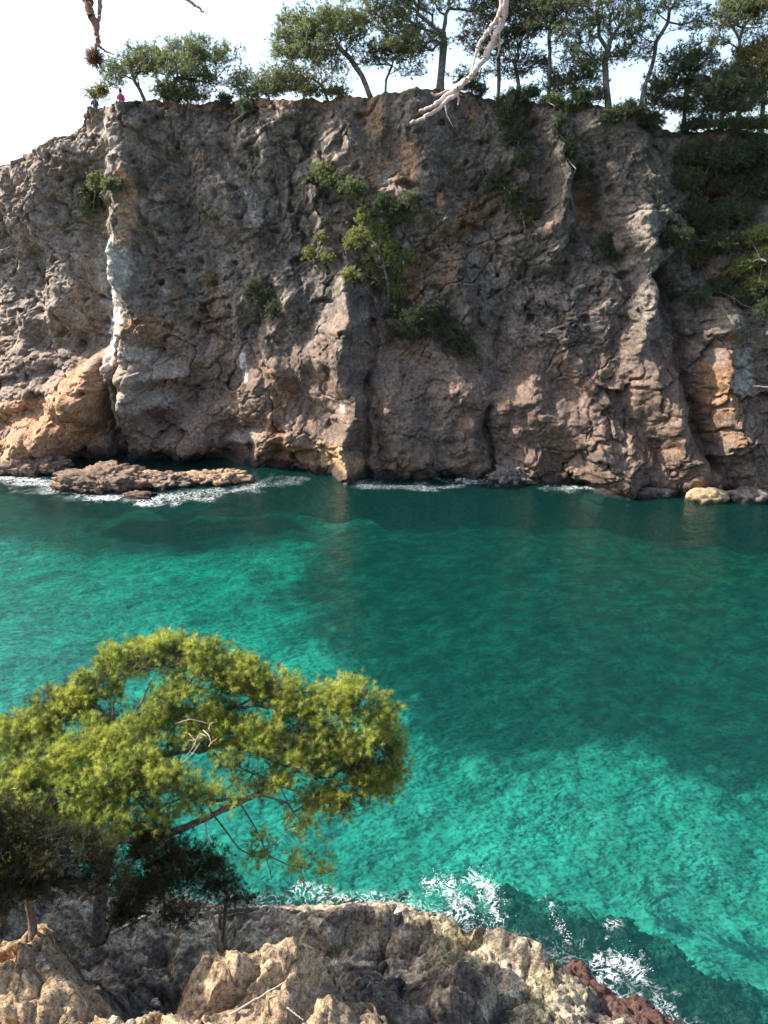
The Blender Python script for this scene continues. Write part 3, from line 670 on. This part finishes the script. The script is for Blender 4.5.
cliff_tree('twin stemmed pine right of the hanging dead branch', (520,98), 1.6, [(518,80),(514,60)],
           [(520,60,18,7),(536,66,12,6),(510,44,17,8),(526,30,14,9),(512,72,14,6),(522,10,16,9,.7)], N_=280, seed=21, rtrunk=.13, green='dark', per=5)
cliff_tree('slender upright pine midway along the right cliff top', (549,99), 1.0, [(550,70),(549,42),(550,30)],
           [(545,14,16,9),(556,0,20,12),(538,26,11,6),(560,30,12,6,.6),(562,50,10,5,.4),(540,-14,18,9)], N_=270, seed=22, rtrunk=.12, green='dark', per=6)
cliff_tree('short leafy young pine between the slender pine and the forked pine', (572,100), 1.0, [(573,92),(574,84)],
           [(560,80,14,8),(578,76,15,8),(590,86,10,6),(566,90,14,5)], N_=190, seed=23, rtrunk=.07, green='dark', per=5)
cliff_tree('big forked pine with a pale exposed trunk and wide open crown', (609,105), .3, [(606,84),(605,62),(608,50)],
           [(575,6,18,11),(592,20,16,10),(585,58,14,8),(595,68,10,6),(572,36,16,8,.7),(618,14,16,9),(622,56,14,6),(640,26,12,8,.6),(600,-8,26,12),(628,-12,18,10),(565,22,10,7),(612,34,16,6,.5)], N_=520, seed=24, rtrunk=.21, green='mid', per=6)
cliff_tree('slim pale pine curving right with a sparse open crown', (641,107), .5, [(644,88),(652,66),(656,42),(668,22)],
           [(698,20,11,7),(690,30,9,4,.6),(676,4,12,7),(640,42,12,8),(648,54,9,4,.5),(650,8,14,9,.6),(672,-12,20,9),(662,60,8,4,.4)], N_=240, seed=25, rtrunk=.13, green='dark', per=5)
cliff_tree('dark dense medium pine standing in the gap right of the slim pale pine', (684,128), .4, [(685,108),(686,88),(688,76)],
           [(690,58,16,8),(676,68,14,8),(700,66,12,8),(662,86,12,8),(684,84,14,5,.6),(700,88,14,7),(664,104,15,6,.8),(682,108,12,5)], N_=420, seed=26, rtrunk=.13, green='dark', per=6)
cliff_tree('tall wispy pine against blue sky near the top right corner', (738,130), 2.2, [(738,100),(738,70),(740,50)],
           [(740,12,16,8),(728,22,14,9),(752,4,16,8),(718,42,8,6),(745,30,10,7,.5),(764,18,12,8,.6),(734,72,8,5,.6)], N_=290, seed=27, rtrunk=.12, green='mid', per=6)
cliff_tree('sunlit olive pine at the right picture edge of the cliff top', (762,132), .9, [(763,108),(764,84)],
           [(752,54,11,7),(764,48,14,9),(752,72,14,8),(770,68,16,12),(762,88,12,7),(790,60,20,14)], N_=380, seed=28, rtrunk=.15, green='olive', per=8)
cliff_tree('dense dark low pine filling the gap at right below the wispy pine', (722,130), .6, [(722,118),(724,108)],
           [(716,94,17,10),(736,92,17,10),(726,82,15,6),(748,102,14,8),(708,108,14,7),(732,108,18,6)], N_=420, seed=29, rtrunk=.12, green='dark', per=7)

# bushes and small pines growing on the face
def face_plant(name, label, cat, bpx, stems, blobs, out_=.35, group='shrubs growing on the cliff face', **k):
    b0 = pick(FACE, *bpx); s = []
    tr = [b0+np.array([0, .15, -.05])]
    for i, (a, b_) in enumerate(stems): tr.append(P(a, b_, b0[1]-out_*(i+1)/len(stems)-.1))
    bl = []
    for q in blobs:
        hit = pick(FACE, q[0], q[1]); Y = hit[1]-.25-.25*q[2]*.055
        s_ = mpp(q[0], q[1], Y); bl.append((P(q[0], q[1], Y), (q[2]*s_, q[2]*s_*.5, q[3]*s_), q[4] if len(q) > 4 else 1))
    return tree(name, label, cat, b0, tr, bl, group=group, **k)
face_plant('small_pine', 'pale green small pine growing from the middle of the cliff face', 'pine tree', (388,305), [(388,285),(384,262),(378,248)],
           [(366,218,9,10),(358,240,13,10),(378,234,12,10),(384,252,14,10),(398,262,13,8),(352,276,10,5),(372,268,11,8),(396,292,12,6),(410,258,8,6,.6),(386,278,14,8,.6)],
           N_=420, seed=41, rtrunk=.09, green='bright', per=5, out_=1.3, group='small pines on the cliff face', tl=.14)
face_plant('small_pine', 'little sparse pale pine left of the middle small pine', 'pine tree', (318,262), [(318,258),(318,250)],
           [(320,239,6,5),(312,255,9,6),(325,259,8,5)], N_=90, seed=42, rtrunk=.04, green='bright', per=5, group='small pines on the cliff face', tl=.12)
face_plant('small_pine', 'single small yellow green pine high on the right half of the face', 'pine tree', (526,240), [(525,228),(524,220)],
           [(518,210,9,6),(532,216,10,6),(524,222,9,5)], N_=110, seed=43, rtrunk=.045, green='olive', per=5, group='small pines on the cliff face', tl=.12)
face_plant('small_pine', 'bright yellow green pine at the right picture edge halfway up the cliff', 'pine tree', (775,275), [(768,262),(764,256)],
           [(750,242,12,8),(766,236,14,9),(745,268,12,8),(765,262,14,11),(760,285,12,8),(785,255,18,18)], N_=420, seed=44, rtrunk=.08, green='bright', per=7, out_=1.8, group='small pines on the cliff face', tl=.14)
face_plant('small_pine', 'green pine bush clinging to the upper left buttress', 'pine tree', (108,205), [(104,200),(100,194)],
           [(100,184,13,9),(92,192,10,10),(112,188,10,8),(88,212,6,12),(96,205,8,9)], N_=260, seed=45, rtrunk=.06, green='mid', per=7, out_=.8, group='small pines on the cliff face', tl=.13)
face_plant('small_pine', 'small pale green bush above the dark hollow at upper right', 'pine tree', (698,268), [(697,262)],
           [(700,256,9,6),(694,263,8,5)], N_=70, seed=46, rtrunk=.04, green='olive', per=4, group='small pines on the cliff face', tl=.12)
SH = [('dark green shrub at mid height left of the middle small pine', (325,190), [(322,174,12,8),(335,184,14,8),(352,188,13,7)], 'mid', 220),
      ('dark shrub behind and above the middle small pine', (400,225), [(395,212,16,10),(412,200,9,7),(385,205,10,7)], 'dark', 200),
      ('wide dark shrub mass right of the foot of the middle small pine', (430,335), [(425,318,22,13),(448,335,22,12),(408,332,18,11),(462,350,14,7),(400,312,14,10)], 'dark', 560),
      ('dark shrub low on the face left of the middle small pine', (270,318), [(262,300,12,9),(276,312,12,9),(255,288,8,8)], 'dark', 180),
      ('dark ivy hanging in the first groove right of the mound', (518,150), [(508,118,13,15),(516,138,12,16),(512,105,16,9),(524,160,8,12)], 'dark', 420),
      ('narrow dark ivy hanging in the second groove under the slender pine', (576,175), [(560,130,6,14),(570,155,6,14),(577,175,5,9)], 'dark', 200),
      ('dark shrub in the ledge beside the single small yellow pine', (505,195), [(498,184,12,6),(512,196,8,8)], 'dark', 120),
      ('small dark plant in the cave like pocket right of centre', (608,250), [(606,244,7,8),(610,255,5,6)], 'dark', 80),
      ('dark shrubs crowning the brink under the big forked pine', (625,125), [(630,112,16,7),(650,122,14,8),(612,118,10,6)], 'dark', 260),
      ('large dark shrub filling the upper right slope', (715,170), [(700,158,24,15),(728,160,26,17),(755,155,24,17),(688,182,18,13),(765,188,22,20),(735,185,20,12)], 'dark', 1000),
      ('dark shrub below the large dark shrub on the right slope', (705,225), [(690,215,20,12),(712,225,22,14),(738,215,20,14),(678,238,16,8),(722,245,20,10)], 'dark', 700),
      ('olive shrub catching light on the right slope', (725,198), [(722,190,9,6),(735,197,7,4)], 'olive', 70),
      ('dark scrub under the bright edge pine', (735,305), [(720,290,16,9),(745,300,18,12),(700,300,12,7),(765,310,14,10)], 'dark', 260),
      ('short grassy shrub on the brink between slender and young pines', (555,112), [(552,103,12,4),(566,108,8,5)], 'mid', 120),
      ('dark tuft on the left brink beside the two visitors', (95,108), [(95,97,8,5),(101,92,6,5)], 'olive', 70),
      ('low scrub on the brink between the stout trunk and the thin pine', (472,96), [(470,88,9,5),(480,91,8,5),(462,84,7,4)], 'dark', 110),
      ('low scrub on the brink at the foot of the twin stemmed pine', (525,100), [(516,96,8,4),(530,95,9,6)], 'dark', 110),
      ('scrub on the brink left of the big forked trunk', (590,106), [(584,99,11,5),(597,98,8,6)], 'dark', 130),
      ('scrub under the dense dark low pine at right', (715,132), [(705,126,16,6),(728,126,16,6),(690,128,12,6)], 'dark', 260),
      ('scrub under the olive pine at the right edge', (755,134), [(745,127,12,6),(762,126,14,7)], 'mid', 190),
      ('dry twiggy scrub on the orange brink under the large spreading pine', (345,100), [(335,94,14,4),(312,95,12,4)], 'olive', 110),
      ('low shrub on the brink under the sapling', (235,108), [(226,102,7,4),(243,106,6,4)], 'dark', 70)]
for i, (lb, bp, bl, gr, nn) in enumerate(SH):
    face_plant('shrub', lb, 'shrub', bp, [(bp[0], bp[1]-6)], bl, N_=nn, seed=60+i, rtrunk=.03, green=gr, per=5, tl=.15, tw=.03, rmin=.006, nbl=10)

# ------------------------------------------------------------------ FOREGROUND PINE
NV = NEAR
b0 = pick(NV, 98, 935, 4); print('pine base', b0)
Yb = b0[1]
K = [(b0+np.array([0, 0, -.15])), P(100, 905, Yb+.1), P(104, 872, Yb+.15), P(112, 842, Yb+.3), P(124, 822, Yb+.45)]
root_bl = []
for px, py, rx, ry, w, Y in [
    (20,738,34,20,1.1,9.6),(60,712,34,18,1.2,9.9),(95,690,26,14,1.1,10.1),(130,660,32,14,1.3,10.4),(170,655,30,14,1.3,10.4),(205,662,30,16,1.3,10.3),(240,680,28,18,1.3,10.2),
    (275,695,26,20,1.2,10.1),(305,712,26,20,1.2,10.0),(345,702,30,18,1.3,10.1),(380,712,20,16,1.2,10.1),(390,745,18,20,1.1,9.9),(375,778,24,20,.9,9.7),(340,770,28,24,.9,9.7),
    (300,755,30,24,1.0,9.6),(262,740,30,22,1.1,9.7),(225,722,30,18,1.1,9.9),(345,800,30,16,.6,9.4),(185,690,30,12,.8,10.0),(140,735,30,16,.5,9.5),(100,745,36,18,.9,9.4),(50,765,36,22,1.0,9.2),
    (10,780,30,24,1.0,9.1),(110,775,36,16,.6,9.1),(160,775,24,14,.5,9.2),(390,770,16,20,.8,9.8),(240,765,20,14,.5,9.4),
    (20,800,40,26,1.1,8.8),(70,800,36,22,1.1,8.8),(120,795,30,18,.8,8.9),(40,840,44,24,1.1,8.4),(100,825,34,18,.8,8.5),(15,875,30,20,.9,8.1),(362,755,30,26,1.2,9.7),(150,815,26,12,.6,8.8),(320,735,34,22,1.1,9.8),(195,800,26,12,.5,9.0),(165,785,30,16,.8,8.9),(130,770,34,18,.9,9.0),(230,790,20,12,.4,9.1),
    (170,712,30,18,.9,9.9),(200,738,28,18,.8,9.7),(150,748,24,14,.6,9.6),(115,722,22,14,.5,9.9),(270,780,24,14,.7,9.4),(310,800,26,14,.7,9.3),
    (300,862,14,12,.35,9.0),(325,872,12,10,.35,8.9),(318,890,12,8,.3,8.8),(262,850,20,14,.35,8.9),(300,825,20,8,.3,9.1)]:
    s = mpp(px, py, Y); root_bl.append((P(px, py+3, Y), (rx*s*1.05, rx*s*.8, ry*s*1.3), w))
fg = tree('pine_tree', 'large foreground pine with yellow green sunlit crown leaning right over the water', 'pine tree', b0, K, root_bl, N_=4900, seed=5, rtrunk=.13,
          green='fg', tl=.078, tw=.0052, per=5, nbl=32, rmin=.0028, bark=M_BARK, up=.8, pathw=.30, sub=.9, seglen=.22, spread=.95, gap=-.2)
# main limbs as drawn by the photograph's silhouette (part of the same pine)
def limb(root, pts, r0, r1, name='limb', mat=None, k=7, seed=0):
    r = np.random.default_rng(seed); pts = np.array(pts); n_ = len(pts); t = np.linspace(0, n_-1, (n_-1)*7+1)
    Q = np.stack([np.interp(t, np.arange(n_), pts[:, i]) for i in range(3)], 1)
    for _ in range(3): Q[1:-1] = .25*Q[:-2]+.5*Q[1:-1]+.25*Q[2:]
    Q[1:-1] += r.normal(size=Q[1:-1].shape)*min(r0*.15, .006)
    rr = np.linspace(r0, r1, len(Q))*(1+.06*r.normal(size=len(Q)))
    base = np.array(root.location) if root else 0
    V, f = tubes(Q[:-1]-base, Q[1:]-base, rr[:-1], rr[1:], k)
    return mk(name, V, f, mat or M_BARK, root, True)
tipT = K[-1]
limb(fg, [K[-2], P(160,838,9.0), P(205,818,9.2), P(240,802,9.4), P(275,785,9.6), P(310,760,9.8), P(350,735,9.9)], .062, .02, seed=1)
limb(fg, [K[-1], P(128,790,9.3), P(124,745,9.6), P(122,725,9.8), P(90,702,9.9), P(60,690,10)], .05, .012, seed=2)
limb(fg, [P(122,725,9.8), P(140,705,9.9), P(152,680,10.2)], .022, .008, seed=3)
limb(fg, [P(124,745,9.6), P(112,710,9.8), P(116,690,10.1)], .02, .008, seed=4)
limb(fg, [K[-2], P(80,820,8.6), P(40,800,8.9), P(5,770,9.2)], .04, .012, seed=5)
limb(fg, [P(100,890,Yb+.1), P(80,880,Yb+.1), P(62,868,Yb+.2)], .014, .006, 'dead_limb', M_DEAD, seed=6)
limb(fg, [P(205,818,9.2), P(208,842,9.1), P(218,862,9.0), P(228,870,9.0)], .012, .004, 'dead_limb', M_DEAD, seed=7)
limb(fg, [P(240,802,9.4), P(262,840,9.2), P(272,880,9.0)], .014, .005, seed=8)
rt = np.random.default_rng(9)
for i in range(9):                      # the tangle of bare pale twigs in the crown
    q = P(200+rt.uniform(-12,12), 735+rt.uniform(-14,14), 9.35); e_ = q+np.array([rt.uniform(-.35,.35), rt.uniform(-.25,.1), rt.uniform(-.22,.22)])
    limb(fg, [q, (q+e_)/2+rt.normal(size=3)*.05, e_], .009, .003, 'dead_limb', M_DEAD, 4, 20+i)

b1_ = pick(NV, 30, 930, 6)
tree('pine_tree', 'dark shaded young pine at the left edge below the sunlit crown', 'pine tree', b1_, [b1_-np.array([0,0,.1]), P(28,900,b1_[1]+.1), P(30,872,b1_[1]+.2)],
     [(P(a, b_, Y), (rx*.0115, rx*.009, ry*.0115), w) for a, b_, rx, ry, w, Y in [(0,830,44,26,1,7.6),(45,850,44,22,1,7.5),(60,880,40,18,.9,7.4),(10,890,40,22,1,7.2),(90,855,30,20,.8,7.7),(110,885,24,18,.7,7.6),(-40,860,44,30,1,7.2),(-60,820,44,30,1,7.4),(-110,770,50,40,1.2,7.6),(-130,850,50,40,1,7.0),(-20,905,40,18,.9,7.0)]],
     N_=2100, seed=6, rtrunk=.05, green='deep', gap=-.2, tl=.06, tw=.0055, per=5, nbl=16, rmin=.0025, bark=M_BARK, up=.6, sub=.5, seglen=.2)
b2_ = pick(NV, 215, 925, 6)
def near_shrub(label, bpx, bl, N_, seed, green, **k):
    b_ = pick(NV, *bpx, 6)
    return tree('shrub', label, 'shrub', b_, [b_-np.array([0,0,.08]), b_+np.array([0,0.05,.25])],
         [(P(a, c_, Y), (rx*.0122, rx*.010, ry*.0122), 1) for a, c_, rx, ry, Y in bl], N_=N_, seed=seed, rtrunk=.03, green=green, rmin=.0025, bark=M_BARK, seglen=.2,
         sub=.3, **{**dict(tl=.06, tw=.0065, per=4, nbl=14), **k})
near_shrub('dark green shrub in shade right of the foreground pine trunk', (215, 925), [(165,855,34,24,8.8),(150,835,28,18,8.7),(205,862,28,20,9.0),(170,880,34,20,8.9),(215,885,30,20,9.2),(235,905,24,14,9.2),(180,915,26,16,8.9),(140,860,20,16,8.8)], 1000, 71, 'deep', gap=-.15)
near_shrub('small dark shrub between pine trunk and gully', (140, 915), [(140,895,22,16,8.3),(125,915,16,12,8.2)], 220, 72, 'deep')

# ------------------------------------------------------------------ DEAD PINE framing the top
g0 = np.array([-3.6, .6, 11.9])
dp = empty('dead_tree', g0, 'bare dead pine whose pale branches hang into the top of the view', 'dead tree')
crownp = np.array([-1.6, 2.2, 16.8])
limb(dp, [g0-np.array([0,0,.6]), (-3.4,.9,13.4), (-2.8,1.5,15.6), crownp], .16, .08, 'trunk', M_BARK, 10, 30)
pA = P(506, -130, 5.0); Yd = 5.0
limb(dp, [crownp, (-.4,3.6,17.3), pA, P(505,-40,Yd), P(506,8,Yd), P(497,34,Yd), P(486,58,Yd), P(468,78,Yd-.1), P(455,94,Yd-.1), P(432,114,Yd-.2), P(410,124,Yd-.3)], .03, .007, 'branch', M_DEAD, 8, 31)
limb(dp, [P(505,-20,Yd), P(500,15,Yd), P(489,30,Yd), P(479,44,Yd), P(474,60,Yd), P(470,76,Yd-.1)], .016, .006, 'branch', M_DEAD, 6, 32)
limb(dp, [P(462,86,Yd-.1), P(445,96,Yd-.1), P(432,107,Yd-.2), P(419,111,Yd-.2)], .017, .006, 'branch', M_DEAD, 6, 33)
limb(dp, [P(466,80,Yd-.1), P(450,90,Yd), P(436,96,Yd), P(431,93,Yd)], .013, .005, 'branch', M_DEAD, 6, 34)
limb(dp, [P(456,94,Yd-.1), P(459,99,Yd-.1), P(458,105,Yd-.1)], .010, .003, 'branch', M_DEAD, 6, 35)
limb(dp, [P(499,34,Yd), P(500,48,Yd), P(496,60,Yd)], .008, .002, 'branch', M_DEAD, 6, 36)
Yt = 3.6
M_TWIG = bark_mat('reddish_twig', (.20, .11, .08), (.34, .21, .16), 30)
limb(dp, [crownp, P(60,-120,Yt), P(82,-30,Yt), P(86,0,Yt), P(94,18,Yt), P(97,36,Yt), P(99,46,Yt)], .03, .006, 'twig', M_TWIG, 6, 37)
limb(dp, [P(98,-20,Yt), P(100,0,Yt), P(99,20,Yt), P(97,40,Yt), P(95,58,Yt)], .010, .004, 'twig', M_TWIG, 6, 38)
limb(dp, [P(99,46,Yt), P(105,51,Yt), P(114,55,Yt)], .006, .002, 'twig', M_TWIG, 5, 39)
limb(dp, [P(150,-60,Yt), P(178,-8,Yt), P(192,3,Yt), P(204,12,Yt)], .012, .003, 'twig', M_TWIG, 5, 40)
limb(dp, [crownp, P(150,-60,Yt)], .02, .012, 'twig', M_TWIG, 6, 44)
r = np.random.default_rng(77); cc_ = P(95, 60, Yt)-g0
dq = r.normal(size=(46, 3)); dq /= np.linalg.norm(dq, axis=1)[:, None]
V3, f3, c3 = tufts(cc_+dq*.022*r.random((46, 1))+np.array([0, 0, .01]), dq, r, 16, .034, .003, np.tile([[.16, .09, .06]], (46, 1)), .9, .3)
mk('dead_needles', V3, f3, M_LEAF, dp, False, cols=c3)
for i, (a, b_) in enumerate([(497,34),(486,58),(468,78),(479,44),(455,94),(445,104),(489,50),(505,5)]):
    q = P(a, b_, Yd); e_ = q+np.array([r.uniform(-.08, .06), r.uniform(-.1, .1), r.uniform(-.12, .02)])
    limb(dp, [q, (q+e_)/2+r.normal(size=3)*.012, e_], .005, .0015, 'twig', M_DEAD, 5, 80+i)
dr = bpy.data.objects
# dead stick reaching in at the right edge
st = empty('dead_stick', P(790,386,40.6), 'short pale dead branch poking in at the right edge of the cliff', 'stick')
limb(st, [P(800,384,41.6), P(775,388,40.8), P(753,386,40.4)], .09, .03, 'branch', M_DEAD, 6, 41)

# ------------------------------------------------------------------ driftwood and stones in front
def stick(label, a, b_, r0, seed):
    q0 = pick(NV, *a, 3)+np.array([0,0,.03]); q1 = pick(NV, *b_, 3)+np.array([0,0,.04]); mid = (q0+q1)/2
    lift = pick(NV, (a[0]+b_[0])/2, (a[1]+b_[1])/2, 3); mid[2] = max(mid[2], lift[2]+.03)
    e_ = empty('stick', mid, label, 'stick', 'bleached sticks on the ledge'); limb(e_, [q0, mid, q1], r0, r0*.5, 'branch', M_DEAD, 7, seed)
stick('longer bleached stick lying across the foreground ledge', (232,1018), (288,982), .014, 51)
stick('shorter bleached stick near the bottom edge right of the longer one', (284,1009), (304,1024), .012, 52)
for i, (a, b_, s_, lb) in enumerate([(38,957,.05,'pale grey stone on the shaded slope left of the pine trunk'),(50,965,.035,'small pale stone beside the larger pale stone on the slope'),
                                (158,1004,.09,'rounded cream stone at the mouth of the gully'),(115,1020,.06,'small cream stone at the bottom edge left of the gully'),
                                (128,1022,.05,'smallest cream stone near the bottom edge')]):
    q = pick(NV, a, b_, 4); rock('stone', q+np.array([0,0,s_*.3]), (s_, s_*.9, s_*.75), 70+i*3.3, (.42,.36,.30), (.50,.42,.33), lb, 'stone', 'loose stones on the near ledge', ICO4, .8, M_NEAR)

# ------------------------------------------------------------------ spray
r = np.random.default_rng(12); C_ = []
for pts, n_, w, h in (([(428,892),(440,880),(455,900),(470,918)], 420, .13, .30), ([(470,880),(490,890),(497,918)], 420, .13, .32), ([(600,975),(625,962),(640,975)], 300, .16, .25),
                      ([(550,908),(568,938)], 120, .07, .12), ([(310,895),(345,900),(400,905)], 200, .12, .2), ([(420,915),(500,925)], 220, .2, .2)):
    q = np.array([Pz(a, b_, .05) for a, b_ in pts]); t = r.random(n_)*(len(q)-1); i = t.astype(int); i = np.minimum(i, len(q)-2)
    p = q[i]+(q[i+1]-q[i])*(t-i)[:, None]+r.normal(size=(n_, 3))*w; p[:, 2] = .02+abs(r.normal(size=n_))*h*.6; C_.append(p)
C_ = np.vstack(C_); Vi, Fi = ICO1
sz = .003+.008*r.random(len(C_))**3
V = (C_[:, None, :]+Vi[None]*sz[:, None, None]*np.array([1, 1, 1.2])).reshape(-1, 3); f = (Fi[None]+(np.arange(len(C_))*len(Vi))[:, None, None]).reshape(-1, 3)
sp = mk('sea_spray', V, f, plain_mat('foam_white', (.85, .87, .88), .5), smooth=True)
tag(sp, 'white droplets thrown up where waves break on the near rocks', 'spray', kind='stuff')

# ------------------------------------------------------------------ two tiny visitors seated on the brink
def person(label, px, shirt, trousers, seed):
    g_ = pick(CLIFF.reshape(nr, len(xs), 3)[nt-3:nt+4].reshape(-1, 3), px, 103, 4)+np.array([0, 1.1, -.15])
    me = bpy.data.meshes.new('person')
    J = [(0,0,.12),(0,.02,.38),(0,.0,.58),(0,-.01,.68),(0,-.02,.80),(.1,-.02,.10),(.13,-.42,.16),(.13,-.50,-.22),(.13,-.60,-.26),(-.1,-.02,.10),(-.13,-.42,.16),(-.13,-.50,-.22),(-.13,-.60,-.26),
         (.17,0,.56),(.24,-.08,.32),(.15,-.30,.24),(-.17,0,.56),(-.24,-.08,.32),(-.15,-.30,.24)]
    E = [(0,1),(1,2),(2,3),(3,4),(0,5),(5,6),(6,7),(7,8),(0,9),(9,10),(10,11),(11,12),(2,13),(13,14),(14,15),(2,16),(16,17),(17,18)]
    RR = [.14,.13,.13,.055,.10,.09,.065,.045,.04,.09,.065,.045,.04,.06,.045,.035,.06,.045,.035]
    me.from_pydata(J, E, []); o = bpy.data.objects.new('person', me); COL.objects.link(o)
    sk = o.modifiers.new('skin', 'SKIN'); [setattr(v, 'radius', (q, q)) for v, q in zip(me.skin_vertices[0].data, RR)] if me.skin_vertices else None
    if not me.skin_vertices: pass
    me.skin_vertices[0].data[0].use_root = True
    ss = o.modifiers.new('sub', 'SUBSURF'); ss.levels = 1; ss.render_levels = 1
    dg = bpy.context.evaluated_depsgraph_get(); nm = bpy.data.meshes.new_from_object(o.evaluated_get(dg)); bpy.data.objects.remove(o)
    nm.name = 'person'; o = bpy.data.objects.new('person', nm); COL.objects.link(o); o.location = [float(a) for a in g_]
    nm.materials.clear(); nm.materials.append(plain_mat('skin_tone', (.45, .30, .22))); nm.materials.append(shirt); nm.materials.append(trousers)
    for p_ in nm.polygons:
        z = p_.center.z; y = p_.center.y
        p_.material_index = 0 if z > .66 or (y < -.52) else (1 if z > .2 and y > -.28 else 2); p_.use_smooth = True
    tag(o, label, 'person')
    Vh = ICO4[0]; sel = Vh*np.array([.1,.115,.11])+np.array([0,.02,.84])
    fh = ICO4[1]; keep = (Vh[fh].mean(1)[:, 2] > .1) | (Vh[fh].mean(1)[:, 1] > .2)
    mk('hair', sel, fh[keep], plain_mat('dark_hair', (.03, .02, .015)), o, True)
person('tiny distant person in a dark blue top seated on the left end of the brink', 77, plain_mat('navy_cloth', (.02, .03, .09)), plain_mat('dark_cloth', (.02, .02, .03)), 1)
person('tiny distant person in a pink top seated on the brink beside the first pine', 112, plain_mat('pink_cloth', (.45, .08, .16)), plain_mat('red_cloth', (.20, .05, .06)), 2)

# ------------------------------------------------------------------ LIGHT
az, el = R(77), R(44)                  # azimuth left of the view direction, elevation
sd = np.array([-math.sin(az)*math.cos(el), math.cos(az)*math.cos(el), math.sin(el)])
from mathutils import Vector
sl = bpy.data.lights.new('sun', 'SUN'); so = bpy.data.objects.new('sun', sl); COL.objects.link(so)
so.rotation_euler = Vector(sd).to_track_quat('Z', 'Y').to_euler(); sl.energy = 4.3; sl.angle = R(.5); sl.color = (1, .94, .85)
so.location = (-20, 20, 60)
w = bpy.data.worlds.new('World'); S.world = w; w.use_nodes = True; nt_ = w.node_tree; nt_.nodes.clear(); N = NT(nt_)
sky = N('ShaderNodeTexSky', sky_type='NISHITA'); sky.sun_disc = False; sky.sun_elevation = el; sky.sun_rotation = -az
sky.air_density = 1.0; sky.dust_density = 2.2; sky.ozone_density = .6
bg = N('ShaderNodeBackground'); bg.inputs[1].default_value = .15; wo = N('ShaderNodeOutputWorld'); N.l(sky.outputs[0], bg.inputs[0]); N.l(bg.outputs[0], wo.inputs[0])
S.view_settings.view_transform = 'Standard'; S.view_settings.look = 'None'; S.view_settings.exposure = 1.28; S.view_settings.gamma = 1
S.render.engine = 'CYCLES'
S.cycles.max_bounces = 8; S.cycles.transparent_max_bounces = 12; S.cycles.diffuse_bounces = 3; S.cycles.glossy_bounces = 3; S.cycles.caustics_reflective = False; S.cycles.caustics_refractive = False
S.cycles.sample_clamp_indirect = 6; S.cycles.use_denoising = True
